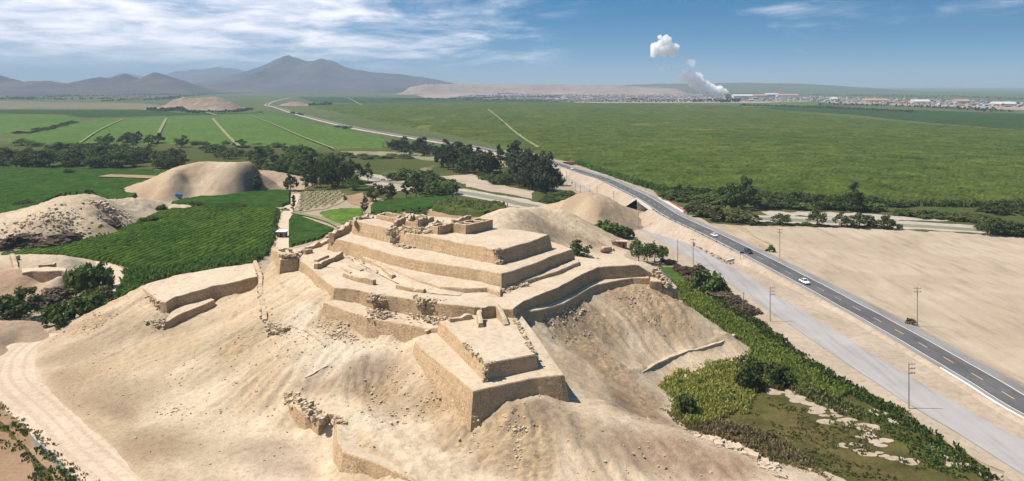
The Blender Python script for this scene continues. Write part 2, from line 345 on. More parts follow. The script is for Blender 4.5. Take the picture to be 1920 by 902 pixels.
def lic(tps, X, Y, n=9, step=0.9, freq=1.1, seed=3, jit=0.5):
    """noise smeared along the fall line: erosion streaks running downhill"""
    e = 1.5; sh = X.shape; x = X.ravel(); y = Y.ravel()
    gx = (tps(x+e, y)-tps(x-e, y))/(2*e); gy = (tps(x, y+e)-tps(x, y-e))/(2*e); g = np.hypot(gx, gy)+1e-6; ux, uy = gx/g, gy/g
    acc = 0
    for k in range(-n, n+1):
        a = x+ux*k*step; b = y+uy*k*step; acc = acc+vn(a*freq, b*freq, seed)+0.5*vn(a*freq*2.3, b*freq*2.3, seed+1)
    acc = acc/(2*n+1); return ((acc-0.75)*np.sqrt(2*n+1)).reshape(sh), g.reshape(sh)
CR = [(1190,545,14,17,12),(1235,585,10,12,13),(1205,600,9,10,7),(1110,590,13,11,8),(1085,630,11,9,9),(1150,690,6,6,10),(840,748,8.5,8,7),(870,800,7.5,5,6),(1000,850,7,6,9),(640,604,14,9,5),(170,610,4,8,6),(445,650,8,8,6),(1210,745,2.5,6,7),(930,830,7,5,9),(700,730,7.5,7,5)]
def crust(x, y, st):
    m_ = 0*x; wx = x+1.5*fbm(x, y, 5, 3, 81); wy = y+1.5*fbm(x, y, 5, 3, 82)
    for px, py, pz, rx, ry in CR:
        a, b, _ = P(px, py, pz); m_ = np.maximum(m_, np.clip(2.2*(1.0-np.hypot((wx-a)/rx, (wy-b)/ry))+0.55*st, 0, 1))
    return m_
def hill_col(x, y, z):
    st_, sl_ = lic(hill_tps, x, y, 8, 0.9, 0.9, 5)
    c = np.tile(np.array([PALE]), (len(x), 1)); c = c*(0.95+0.12*fbm(x, y, 30, 4, 5))[:, None]
    tf = np.clip((sl_-0.16+0.16*fbm(x, y, 14, 4, 15))/0.30, 0, 1); tf = tf*tf*(3-2*tf)*0.75*np.clip(0.8+1.3*fbm(x, y, 8, 3, 16), 0.2, 1); low = np.clip(np.clip((-60-x)/30, 0, 1)*(0.45+1.1*fbm(x, y, 16, 4, 19)), 0, .85); tf = np.maximum(tf, low)[:, None]
    c = c*(1-tf)+np.array([(0.50, 0.37, 0.235)])*tf; c = c*(1+0.20*np.clip(st_, -1.2, 1.2)*np.clip(sl_*4, .15, 1))[:, None]
    wx = x+4*fbm(x, y, 12, 3, 21); wy = y+4*fbm(x, y, 12, 3, 33)
    for px, py, pz, r, (sx, sy), col, st in PATCH:
        a, b, _ = P(px, py, pz); L = math.hypot(sx, sy); ux, uy = sx/L, sy/L
        u = (wx-a)*ux+(wy-b)*uy; v = -(wx-a)*uy+(wy-b)*ux
        d = np.sqrt((u/r)**2+(v/(r*0.5))**2); k = np.clip(1.25-d, 0, 1); k = k*k*(3-2*k)*st*(0.75+0.5*vn(x*0.9, y*0.9, 8))
        k = np.clip(k, 0, 1)[:, None]; c = c*(1-k)+np.array([col])*(0.79 if col[0] < .6 else 1.04)*k
    streak = fbm(x*0.9+y*0.25, y*0.12, 1.0, 4, 51); c *= (1+0.07*streak)[:, None]
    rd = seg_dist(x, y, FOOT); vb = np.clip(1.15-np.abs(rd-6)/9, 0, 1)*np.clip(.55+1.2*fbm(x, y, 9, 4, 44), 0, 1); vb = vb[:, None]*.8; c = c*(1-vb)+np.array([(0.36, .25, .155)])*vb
    cm = crust(x, y, st_)[:, None]; g_ = (0.72+0.56*vn(x*2.1, y*2.1, 91)*vn(x*4.7, y*4.7, 92)*2)[:, None]
    c = c*(1-cm*.85)+np.array([(0.42, .305, .185)])*g_*cm*.85
    fd = seg_dist(x, y, [P(1290,658,3), P(1330,650,2.6), P(1372,634,3.0)]); c *= (1-0.3*np.clip(1-fd/0.7, 0, 1))[:, None]
    return np.clip(c, 0.02, 0.72)*KA

TA, TB, TC = 30.0, 25.8, 21.5
def PL(l): return [P(*a) for a in l]
# outlines of the terraces
OA = PL([(664,411,30.4),(668,414,30.5),(690,419,30.5),(712,424,30.3),(738,430,30.2),(765,437,30),(800,443,30),(850,452,30),(890,460,30),(932,468,30),(945,466,30),(975,458,30),(1006,448,30),(1029,440,30),(978,431,30),(923,427,30),(860,410,30),(790,403,30),(735,401,30),(690,405,30.2)])
OB = PL([(618,446,25.9),(625,447,25.9),(660,454,25.9),(700,467,25.8),(740,478,25.8),(765,484,25.8),(800,491,25.8),(850,498,25.8),(900,505,25.8),(940,513,25.8),(965,506,25.8),(1000,494,25.8),(1035,480,25.8),(1074,467,25.6),(1040,455,25.6),(1000,440,25.6),(900,420,25.6),(760,415,25.6),(650,420,25.8),(628,434,25.9)])
OC = PL([(540,470,21.8),(556,480,21.6),(562,487,21.6),(580,501,21.5),(600,518,21.5),(616,531,21.5),(627,540,21.4),(650,541,21.5),(675,544,21.5),(705,552,21.4),(750,557,21.3),(790,563,21.3),(848,572,21.2),(905,576,21.2),(950,579,21.2),(962,579,21.3),(985,563,21.4),(1010,553,21.5),(1035,543.5,21.5),(1058,533,21.5),(1090,515,21.5),(1120,501,21.5),(1160,498,21.4),(1197,497,21.2),(1207,504,19.8),(1222,512,18.4),(1238,522,16.7),(1256,538,14.0),(1262,524,14.4),(1235,503,19),(1206,491,20.8),(1170,486,21.3),(1120,486,21.6),(1070,480,21.6),(950,460,21.6),(760,440,21.6),(640,440,22.4),(612,448,22.4),(575,461,22.2)])
OD = PL([(978,571,19.2),(972,586,19.2),(985,584,19.0),(1010,581,18.7),(1035,575,17.9),(1058,568,17.7),(1075,558,17.7),(1090,549,17.7),(1105,540,17.7),(1120,533,17.7),(1150,527,17.6),(1186,521,17.6),(1217,521,17.5),(1216,512,17.5),(1190,505,17.6),(1120,512,17.7),(1058,545,17.7),(1000,565,18.9)])
OE = PL([(607,568,18.0),(625,574,17.8),(660,586,17.3),(690,596,17.0),(730,603,16.8),(765,609,16.6),(800,616,16.4),(830,612,17.0),(845,595,17.4),(800,580,17.2),(740,578,17.3),(660,568,17.9),(627,561,18.2)])
OF = PL([(778,641,15.2),(790,652,15.1),(830,685,15.0),(860,710,15.0),(887,734,15.0),(920,726,15.0),(955,718,15.0),(1000,708,15.0),(1058,703,15.0),(1040,678,15.6),(1020,649,16.4),(1000,620,17.4),(985,600,18.4),(968,577,20.2),(950,580,19),(900,590,17),(850,596,16.5),(822,612,15.6),(800,624,15.4)])
OG = PL([(824,601,18.8),(850,624,18.6),(880,653,18.5),(912,683,18.4),(930,678,18.4),(960,672,18.4),(1004,664,18.4),(985,632,18.6),(968,604,18.8),(955,585,19.2),(940,575,19.6),(900,577,19.6),(885,587,19.2),(845,598,18.8)])
OP = PL([(272,533,11.6),(268,540,11.2),(285,553,11.2),(300,566,11),(312,566,11.1),(330,556,11.5),(360,548,12),(400,536,12.5),(440,528,13.2),(470,521,13.8),(485,518,14.1),(487,505,14.6),(480,493,14.9),(440,498,14.2),(380,507,13.4),(330,516,12.6),(295,526,12)])
OQ = PL([(310,602,7.6),(318,600,7.7),(335,590,8.2),(360,580,8.6),(385,570,9.0),(403,562,9.2),(395,557,9.2),(350,570,8.6),(320,585,8.2)])
tiers_xy = [OA, OB, OC, OD, OE, OF, OG, OP, OQ]
FOOT = PL([(100,627,0),(66,652,0),(60,690,0),(88,738,0),(150,793,0),(210,848,0),(262,908,0),(350,1010,0)])
OUTER = FOOT+[(-120,100,0),(-400,100,0),(-400,245,0),(-170,245,0)]
def shrink_cut(X, Y, Z):
    dd = seg_dist(X, Y, FOOT); Z = np.minimum(Z, -0.35+0.42*dd+0.3*fbm(X, Y, 5, 3, 77)); Z = np.where(pip(X, Y, OUTER), -1.2, Z)
    for T, top in ((OA, 30), (OB, 25.8), (OC, 21.5), (OD, 17.7), (OE, 16.8), (OF, 14.9), (OG, 18), (OP, 12.2), (OQ, 8.0)):
        m = pip(X, Y, T)
        if top in (21.5, 12.2, 8.0, 16.8, 14.9, 17.7):
            zt = idw(X[m], Y[m], T) if m.any() else 0
        else: zt = top
        Z[m] = np.minimum(Z[m], zt-0.9)
    return Z
def idw(x, y, pts, p=2.5):
    num = 0; den_ = 0
    for a in pts:
        wt = 1/((x-a[0])**2+(y-a[1])**2+0.5)**(p/2); num = num+wt*a[2]; den_ = den_+wt
    return num/den_
def hill_noise(X, Y, Z):
    sl = np.clip(Z/4, 0.15, 1)
    r = fbm(X, Y, 9, 5, 11)*0.55 + (ridged(X*1.0+2*fbm(X, Y, 8, 2, 4), Y*0.7, 4.5, 4, 70)-0.55)*0.5
    rough = np.clip(fbm(X, Y, 22, 3, 90)*2.2+0.15, 0, 1)
    st_, sl_ = lic(hill_tps, X, Y, 8, 0.9, 0.75, 5); r = r+np.clip(st_, -1.3, 1.3)*np.clip(sl_*2.2, 0, 1)*0.58
    cm = crust(X, Y, st_); r = r+cm*(0.15+0.45*(vn(X*1.5, Y*1.5, 93)-.5)+0.35*(vn(X*3.2, Y*3.2, 94)-.5))
    r = r+rough*fbm(X, Y, 1.6, 3, 14)*0.55
    lip = seg_dist(X, Y, [P(1180,712,2.4), P(1215,690,2.8), P(1290,658,3), P(1330,650,2.6), P(1372,634,3.0)])
    r = r+0.38*np.exp(-(lip/1.0)**2)
    crack = seg_dist(X, Y, [P(600,650,11), P(635,676,9.7), P(600,700,8.3), P(570,716,7.2)]); r = r+0.5*np.exp(-(crack/0.5)**2)
    return r*sl
ys = [118.0]
while ys[-1] < 425: ys.append(ys[-1]+0.30+max(0, ys[-1]-130)*0.0035)
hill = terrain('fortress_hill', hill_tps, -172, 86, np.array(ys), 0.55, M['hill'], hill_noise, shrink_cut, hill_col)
def hz(x, y): return float(hill_tps(np.array([x]), np.array([y]))[0])

# ------------------------------------------------------------------ adobe terraces and walls
def tier(name, poly, depth, parent=None, batter=0.24, step=0.8, grid=1.6, rough=0.18, seed=1, label=None, mats=None, zf=None, worn=0.0):
    R = resample(poly, step); k = len(R)
    area = 0.5*np.sum(R[:, 0]*np.roll(R[:, 1], -1)-np.roll(R[:, 0], -1)*R[:, 1])
    if area < 0: R = R[::-1]
    t = np.roll(R[:, :2], -1, 0)-np.roll(R[:, :2], 1, 0); t /= np.linalg.norm(t, axis=1)[:, None]+1e-9
    nr = np.stack([t[:, 1], -t[:, 0]], 1)
    nr = (nr+np.roll(nr, 1, 0)+np.roll(nr, -1, 0)); nr /= np.linalg.norm(nr, axis=1)[:, None]
    s = np.arange(k)*step
    top = R.copy(); top[:, 2] += rough*fbm(s, s*0, 3.5, 4, seed)*1.0 - worn*np.clip(fbm(s, s*0+9, 7, 3, seed+3), 0, 1)
    rows = [top.copy()]
    rows[0][:, :2] -= nr*0.12
    hs_ = np.concatenate([[0.22], np.arange(0.9, depth, 0.9), [depth]])
    for h in hs_:
        q = top.copy(); off = batter*h+0.16*fbm(s, np.full(k, h*1.0), 3.0, 4, seed+5)*min(1, h)
        q[:, :2] += nr*off[:, None]; q[:, 2] = top[:, 2]-h; rows.append(q)
    V = [tuple(p) for r in rows for p in r]; Fc = []; mi = []
    for r in range(len(rows)-1):
        for i in range(k):
            j = (i+1) % k; Fc.append((r*k+i, (r+1)*k+i, (r+1)*k+j, r*k+j)); mi.append(0)
    # top surface
    r0 = rows[0]; bb0 = r0[:, :2].min(0); bb1 = r0[:, :2].max(0)
    gx, gy = np.meshgrid(np.arange(bb0[0], bb1[0], grid), np.arange(bb0[1], bb1[1], grid)); gx = gx.ravel(); gy = gy.ravel()
    gx = gx+rng.uniform(-.3, .3, len(gx))*grid; gy = gy+rng.uniform(-.3, .3, len(gy))*grid
    ok = pip(gx, gy, r0) & (seg_dist(gx, gy, list(r0)+[r0[0]]) > 0.45*grid); gx = gx[ok]; gy = gy[ok]
    q = [Vector((a[0], a[1])) for a in r0]+[Vector((a, b)) for a, b in zip(gx, gy)]
    vv, ee, ff, ov, *_ = delaunay_2d_cdt(q, [], [list(range(k))], 1, 1e-5)
    vx = np.array([a[0] for a in vv]); vy = np.array([a[1] for a in vv])
    base = idw(vx, vy, [tuple(a) for a in R[::3]]) if zf is None else zf(vx, vy)
    vz = base+0.22*fbm(vx, vy, 7, 4, seed+40)+0.10*fbm(vx, vy, 1.8, 2, seed+41)
    for a, o_ in enumerate(ov):
        b = [z_ for z_ in o_ if z_ < k]
        if b: vz[a] = r0[b[0], 2]
    n0 = len(V); V += [(vx[a], vy[a], vz[a]) for a in range(len(vv))]
    for f in ff: Fc.append(tuple(n0+a for a in f)); mi.append(1)
    o = meshobj(name, V, Fc, mats or [M['wall'], M['dust']], parent, mi)
    if label: o['label'] = label
    return o
def ruin_wall(name, pts, hgt, width=0.9, base=None, parent=None, step=0.5, jag=0.3, seed=2, mats=None, sink=1.0, taper=0.0):
    """free-standing adobe wall: pts carry the height of the foot, hgt the wall height (one number or one per point)"""
    if isinstance(hgt, (int, float)): hgt = [hgt]*len(pts)
    A = []; Hh = []
    for i in range(len(pts)-1):
        a = np.array(pts[i], float); b = np.array(pts[i+1], float); m = max(1, int(np.linalg.norm((b-a)[:2])/step))
        for j in range(m): A.append(a+(b-a)*j/m); Hh.append(hgt[i]+(hgt[i+1]-hgt[i])*j/m)
    A.append(np.array(pts[-1], float)); Hh.append(hgt[-1]); A = np.array(A); Hh = np.array(Hh); k = len(A)
    s = sides(A) if k > 1 else None; u = np.arange(k)*step
    Hh = np.maximum(0.15, Hh+jag*fbm(u, u*0, 2.2, 3, seed)*1.3)
    V = []
    prof = [(-1, -1, 1.15), (-1, 0.5, 1.04), (-1, 1.0, 0.9), (0, 1.04, 0), (1, 1.0, 0.9), (1, 0.5, 1.04), (1, -1, 1.15)]
    for i in range(k):
        for sd_, hf, wf in prof:
            o_ = sd_*width/2*wf+0.10*float(fbm(u[i], hf*3+sd_, 1.3, 2, seed+4)); z = A[i, 2]+(Hh[i]*hf if hf > 0 else -sink)
            V.append((A[i, 0]+s[i, 0]*o_, A[i, 1]+s[i, 1]*o_, z))
    m = len(prof); Fc = []; mi = []
    for i in range(k-1):
        for j in range(m-1):
            Fc.append((i*m+j, i*m+j+1, (i+1)*m+j+1, (i+1)*m+j)); mi.append(1 if j in (2, 3) else 0)
    Fc.append(tuple(range(m))); mi.append(0); Fc.append(tuple((k-1)*m+j for j in reversed(range(m)))); mi.append(0)
    o = meshobj(name, V, Fc, mats or [M['wall'], M['dust']], parent, mi)
    bm_ = bmesh.new(); bm_.from_mesh(o.data); bmesh.ops.recalc_face_normals(bm_, faces=bm_.faces); bm_.to_mesh(o.data); bm_.free()
    return o
CUBE = np.array([(-1,-1,-1),(1,-1,-1),(1,1,-1),(-1,1,-1),(-1,-1,1),(1,-1,1),(1,1,1),(-1,1,1)], float)
CF = [(0,3,2,1),(4,5,6,7),(0,1,5,4),(1,2,6,5),(2,3,7,6),(3,0,4,7)]
def rubble(name, pts, n, spread, size, mat=None, parent=None, seed=5, zfun=None, lift=0.0, kind='stuff', flat=0.7):
    """broken adobe lumps heaped along a line of points"""
    r = np.random.RandomState(seed); P_ = np.array(pts, float); V = []; Fc = []
    for i in range(n):
        t = r.rand()*(len(P_)-1); a = int(t); t -= a; c = P_[a] if len(P_) == 1 else P_[a]+(P_[min(a+1, len(P_)-1)]-P_[a])*t
        g = np.clip(r.normal(0, .5, 3), -1, 1)
        x = c[0]+g[0]*spread; y = c[1]+g[1]*spread; z = c[2]+(g[2]*lift)
        if zfun: z = zfun(x, y)+0.05
        sz = size*(0.35+r.rand()**2.2*1.1); q = CUBE*np.array([1, r.uniform(.5, .9), r.uniform(.4, flat)])*sz*0.5+r.uniform(-.16, .16, (8, 3))*sz
        al = r.rand()*6.28; ca, sa = math.cos(al), math.sin(al); q = np.stack([q[:, 0]*ca-q[:, 1]*sa, q[:, 0]*sa+q[:, 1]*ca, q[:, 2]], 1)
        n0 = len(V); V += [(x+b[0], y+b[1], z+b[2]) for b in q]; Fc += [tuple(n0+b for b in f) for f in CF]
    o = meshobj(name, V, Fc, mat or M['rubble'], parent)
    if kind: o['kind'] = kind
    return o

fort = empty('adobe_fortress', P(940, 541, 21.5), 0, 'huge stepped adobe fortress of three stacked terraces on top of the sandy hill', 'fortress')
def keep(o, par):      # child with its world position kept
    o.parent = par; o.matrix_parent_inverse = par.matrix_world.inverted() if False else Matrix.Translation(-Vector(par.location)); return o
parts = []
def fp(o, lab=None):
    keep(o, fort)
    if lab: o['label'] = lab
    return o
def wall_label(o, l): o['label'] = l; return o
fp(tier('terrace', OC, 7.0, batter=0.12, seed=3, step=0.8, rough=0.22), 'broad lowest terrace with a dark curving retaining wall on its right side')
fp(tier('terrace', OB, 6.0, seed=5, rough=0.16), 'middle terrace with long tan wall meeting in a sharp corner')
fp(tier('terrace', OA, 6.0, seed=7, rough=0.20, worn=0.35), 'topmost flat platform that carries the roofless rooms')
fp(tier('ledge', OD, 5.0, seed=9, rough=0.12), 'narrow pale ledge following the foot of the dark right wall')
fp(tier('ledge', OE, 8.0, seed=11, rough=0.22), 'low stepped wall running down towards the square bastion')
# benches at the feet of the walls
bench1 = PL([(679,483,22.7),(699,489,22.7),(730,502,22.7),(760,516,22.7),(790,527,22.7),(827,537,22.7),(870,540,22.6),(914,540,22.6),(938,548,22.5),(940,538,22.5),(900,528,22.7),(850,520,22.7),(790,510,22.7),(740,495,22.7),(700,480,22.7)])
fp(tier('bench', bench1, 2.5, seed=13, rough=0.15, step=0.7), 'low bench along the foot of the long tan wall')
bench2 = PL([(968,532,22.3),(990,526,22.3),(1020,516,22.4),(1050,506,22.5),(1086,491,22.5),(1084,486,22.5),(1050,497,22.5),(1015,510,22.4),(975,524,22.3)])
fp(tier('bench', bench2, 2.5, seed=15, rough=0.25, step=0.6), 'crumbling bench along the foot of the dark middle wall')
# low ruined walls on the lowest terrace
for (pts, h_, sd_) in [([(592,491,21.6),(614,483,21.7)],1.0,1),([(592,505,21.5),(615,495,21.6),(640,481,21.8)],1.6,2),([(656,504,21.6),(679,512,21.6)],1.1,3),([(694,494,21.8),(715,506,21.7),(738,524,21.6)],1.3,4),
                       ([(646,519,21.5),(675,528,21.5),(702,534,21.4)],1.3,5),([(745,539,21.5),(770,545,21.4),(796,548,21.4)],.8,6),([(640,502,21.6),(660,512,21.6)],.5,7),([(548,478,21.9),(575,468,22)],1.0,8),([(570,476,21.9),(584,472,22)],1.1,9)]:
    fp(ruin_wall('low_wall', PL(pts), h_, 1.3, seed=sd_, jag=0.35))
# walled sand drifts between them
def drift(name, pts, hgt, seed, parent, mat=None):   # long low heap
    path = catmull([np.array(P(*p)) for p in pts], 0.8); s = sides(path); k = len(path); V = []
    for i in range(k):
        e = math.sin(math.pi*i/(k-1))**0.6
        for j, u in enumerate(np.linspace(-1, 1, 7)):
            hh = hgt*e*(1-u*u)+0.15*float(fbm(i*0.8, u*4, 1.8, 3, seed)); V.append((path[i,0]+s[i,0]*u*3.0, path[i,1]+s[i,1]*u*3.0, path[i,2]-0.15+max(hh,-.1)))
    o = meshobj(name, V, grid_faces(7, k), mat or M['dust'], None, smooth=True); return keep(o, parent)
drift('sand_drift', [(690,490,22),(740,516,21.8),(800,540,21.6),(870,548,21.5)], 0.9, 4, fort)
drift('sand_drift', [(615,494,21.8),(650,500,21.7),(700,520,21.6)], 1.0, 6, fort)
# roofless rooms on the top platform
def room(name, quad, h_, wt=0.8, cross=(), seed=0, jag=0.2, skip=()):
    q = [np.array(a, float) for a in quad]; res = []
    for i in range(4):
        if i in skip: continue
        res.append(fp(ruin_wall(name, [q[i], q[(i+1) % 4]], h_ if isinstance(h_, (int, float)) else [h_[i], h_[(i+1) % 4]], wt, seed=seed+i, jag=jag)))
    for (e, t) in cross:        # wall across from edge e to the opposite one at fraction t
        a = q[e]*(1-t)+q[(e+1) % 4]*t; b = q[(e+3) % 4]*(1-t)+q[(e+2) % 4]*t
        res.append(fp(ruin_wall(name, [a, b], (h_ if isinstance(h_, (int, float)) else min(h_))*0.95, wt, seed=seed+7+e, jag=jag)))
    return res
q1 = PL([(852.5,436,30),(875,439.5,30),(922,428.5,30)]); q1.append(tuple(np.array(q1[0])+np.array(q1[2])-np.array(q1[1])))
room('room_wall', q1, 3.0, 0.9, [(1, .33), (1, .7)], 31, 0.08)
q2 = PL([(802,432.5,30),(823,440,30),(850,434,30)]); q2.append(tuple(np.array(q2[0])+np.array(q2[2])-np.array(q2[1])))
room('room_wall', q2, [1.2, 2.8, 2.9, 2.0], 0.9, [(1, .4)], 41, 0.5)
q3 = PL([(708,412,30),(752,421,30),(768,412,30),(720,404.5,30)])
room('room_wall', q3, [1.6, 2.0, 2.0, 1.3], 0.9, [(0, .65)], 51, 0.35)
q4 = PL([(762,424,30),(785,427.5,30),(800,417,30),(774,413.5,30)])
room('room_wall', q4, [1.5, 2.4, 1.6, 2.6], 0.9, [], 61, 0.8)
for (pts, h_, sd_) in [([(796,420,30),(812,414.5,30)],1.4,71),([(812,426,30),(830,420,30)],1.6,72),([(740,427,30),(762,418,30)],1.8,73),([(755,431,30),(790,434,30),(800,434,30)],1.1,74),
                       ([(848,420,30),(882,412,30)],1.3,75),([(672,413,30.3),(700,409,30.3)],.7,76),([(667,418,30.2),(664,413,30.2),(690,406,30.2)],.6,77)]:
    fp(ruin_wall('ruined_wall', PL(pts), h_, 0.9, seed=sd_, jag=0.7))
# rough broken edge wall at the far left of the upper terraces
for (pts, h_, sd_) in [([(622,450,25.5),(640,442,25.6),(662,424,25.8)],2.3,81),([(560,478,21.6),(575,468,22),(596,462,22),(612,456,22),(622,450,22.5)],1.2,82)]:
    fp(ruin_wall('edge_wall', PL(pts), h_, 1.6, seed=sd_, jag=0.9))
# collapsed places
fp(rubble('rubble', PL([(738,434,29.5),(752,440,28.5),(762,446,27.5)]), 294, 2.4, 1.1, seed=3, lift=1.6))
fp(rubble('rubble', PL([(748,458,26.2),(766,462,26.1)]), 112, 2.6, 0.9, seed=4, lift=0.3))
fp(rubble('rubble', PL([(933,470,29.6),(935,480,27.9),(938,494,26.2)]), 140, 1.0, 0.9, seed=6, lift=1.2))
fp(rubble('rubble', PL([(700,556,20.8),(716,562,20.0),(728,566,19.2)]), 182, 1.7, 1.0, seed=8, lift=1.0))
fp(rubble('rubble', PL([(700,582,17.9),(730,590,17.4)]), 168, 3.4, 0.6, seed=9, zfun=None, lift=0.3))
fp(rubble('rubble', PL([(788,567,20.6),(808,570,20.2),(832,574,19.9)]), 294, 1.7, 1.1, seed=10, lift=1.4))
fp(rubble('rubble', PL([(785,592,17.4),(830,598,17.8)]), 230, 3.2, 0.6, seed=12, lift=0.3))
fp(rubble('rubble', PL([(760,432,30.2),(800,436,30.2),(815,430,30.2)]), 210, 2.6, 0.9, seed=14, lift=0.4))
fp(rubble('rubble', PL([(945,545,21.8),(965,536,21.8),(985,532,21.9)]), 112, 1.6, 0.7, seed=16, lift=0.2))
fp(rubble('rubble', PL([(1228,508,18.9),(1245,522,17.4),(1254,534,16.2)]), 154, 1.4, 0.9, seed=17, lift=0.7))
fp(rubble('rubble', PL([(640,478,21.9),(700,492,22.2),(720,512,21.9)]), 112, 3, 0.5, seed=18, lift=0.2))
fp(rubble('rubble', PL([(615,445,25.8),(640,432,26),(662,416,28)]), 168, 2.0, 0.9, seed=19, lift=0.5))

# end blocks of the right wall
blk = PL([(1219,527,17.2),(1241,528,17.0),(1240,518,17.0),(1219,516,17.4)])
fp(tier('end_block', blk, 4, seed=21, step=0.6, grid=1.0, batter=0.1))
blk = PL([(1243,540,15.0),(1262,546,14.0),(1270,538,14.2),(1260,528,14.4),(1244,532,15.2)])
fp(tier('end_block', blk, 5, seed=23, step=0.6, grid=1.0, batter=0.1))

# corner tower at the left end
tow = empty('corner_tower', P(525, 512, 17.9), 0, 'small square adobe tower with open pits on top, left end of the fortress', 'tower')
OT = PL([(509,464,22.4),(526,487,22.0),(559,484,22.0),(572,470,22.2),(540,464,22.3)])
keep(tier('tower_body', OT, 6, seed=25, step=0.6, grid=1.0, batter=0.12), tow)
tr = PL([(516,471.5,22.2),(527,483,22.0),(556,481,22.0),(552,472,22.1)])
for i in range(4): keep(ruin_wall('parapet', [tr[i], tr[(i+1) % 4]], 1.0, 1.3, seed=90+i, jag=0.4), tow)
keep(ruin_wall('parapet', PL([(536,470,22.1),(541,481,22)]), 0.9, 1.0, seed=95, jag=0.3), tow)
keep(rubble('rubble', PL([(528,480,22.8),(556,479,22.8)]), 91, 1.0, 0.8, seed=31, lift=0.4), tow)

# ------------------------------------------------------------------ square bastion
bas = empty('square_bastion', P(887, 790, 8.7), 0, 'square two-stepped adobe bastion jutting out at the front of the hill', 'bastion')
wall_label(keep(tier('terrace', OF, 8.5, seed=27, batter=0.22, rough=0.14), bas), 'lower step of the bastion with a dark front wall')
wall_label(keep(tier('terrace', OG, 5.2, seed=29, batter=0.22, rough=0.16, worn=0.2), bas), 'upper block of the bastion')
for (pts, h_, w_, sd_) in [([(901,600,18.7),(932,594,18.9)],[2.9,2.9],1.0,101),([(900,601,18.8),(898,606,18.7),(902,617,18.5)],[2.9,2.6,1.2],1.2,102),
                           ([(932,594,18.9),(940,601,18.8),(950,613,18.5)],[2.9,2.4,1.0],1.2,103),([(842,604,18.7),(884,597,18.9)],[.9,.9],1.4,104),
                           ([(797,628,15.1),(821,617,15.4)],[.9,1.1],1.0,105)]:
    keep(ruin_wall('room_wall' if sd_ < 104 else 'parapet', PL(pts), h_, w_, seed=sd_, jag=0.4), bas)
bk = PL([(889,576,21.2),(933,575,21.2),(958,584,19.8),(955,574,21.2),(930,568,21.3),(890,570,21.3)])
keep(tier('back_step', bk, 3.5, seed=33, step=0.6, grid=1.0, batter=0.02), bas)
keep(rubble('rubble', PL([(962,592,19.2),(980,622,18.8),(1000,660,18.6)]), 140, 0.5, 0.6, seed=34, lift=0.15), bas)
keep(rubble('rubble', PL([(868,643,18.6),(912,683,18.5),(925,679,18.5)]), 105, 0.4, 0.6, seed=35, lift=0.2), bas)
keep(rubble('rubble', PL([(912,688,18.0),(910,700,16.5),(909,712,15.4)]), 80, 0.5, 0.6, seed=36, lift=0.4), bas)
keep(rubble('rubble', PL([(888,772,10.5),(893,788,9.2)]), 90, 0.9, 0.8, seed=37, lift=0.8), bas)

# ------------------------------------------------------------------ other walls on the hill
lw = empty('retaining_wall', P(400, 562, 8), 0, 'long dark retaining wall holding up the flat sandy platform on the left of the hill', 'wall')
keep(tier('platform', OP, 6.5, seed=41, batter=0.16, rough=0.3), lw)
keep(rubble('rubble', PL([(285,556,10.6),(302,570,10.2)]), 84, 1.6, 0.9, seed=42, lift=0.6), lw)
keep(rubble('rubble', PL([(290,600,7.2),(300,612,6.0)]), 60, 2.0, 0.8, seed=43, lift=0.3), lw)
lw2 = empty('short_wall', P(350, 600, 6.4), 0, 'short dark adobe wall just below the long retaining wall on the left slope', 'wall')
keep(tier('wall_body', OQ, 4.0, seed=44, batter=0.16, rough=0.3, step=0.6), lw2)
# front wall, curving towards the camera
FW = PL([(586,778,5.3),(598,786,5.4),(612,777,5.6),(626,777,5.6),(632,800,5.6),(633,826,5.6),(644,847,5.5),(668,856,5.5),(691,863,5.4),(724,876,5.3),(770,899,5.2),(800,918,5.1)])
FWb = [(-15.5,133,4.6),(-18,140,4.8),(-24,146,4.9),(-29,149,5),(-32,155,5.1),(-36,163,5.2),(-37,169,5.2)]
fw = empty('front_wall', P(640, 887, 1.6), 0, 'curving adobe wall at the bottom edge of the hill, nearest to the camera', 'wall')
keep(tier('wall_body', FW+FWb, 6.0, seed=46, batter=0.2, rough=0.16, step=0.7), fw)
keep(rubble('rubble', PL([(538,743,5.6),(560,756,5.4),(585,772,5.3),(604,790,5.0)]), 364, 1.3, 0.9, seed=47, lift=1.1), fw)
keep(rubble('rubble', PL([(632,782,5.5),(640,795,5.5)]), 90, 0.9, 0.8, seed=48, lift=0.4), fw)
keep(tier('wall_stub', PL([(534,742,5.9),(545,757,5.7),(575,776,5.5),(605,784,5.3),(612,779,5.4),(580,764,5.7),(550,744,5.9)]), 4.5, seed=49, batter=0.15, rough=0.7, step=0.5, grid=1.0, mats=[M['wall'], M['rubble']]), fw)
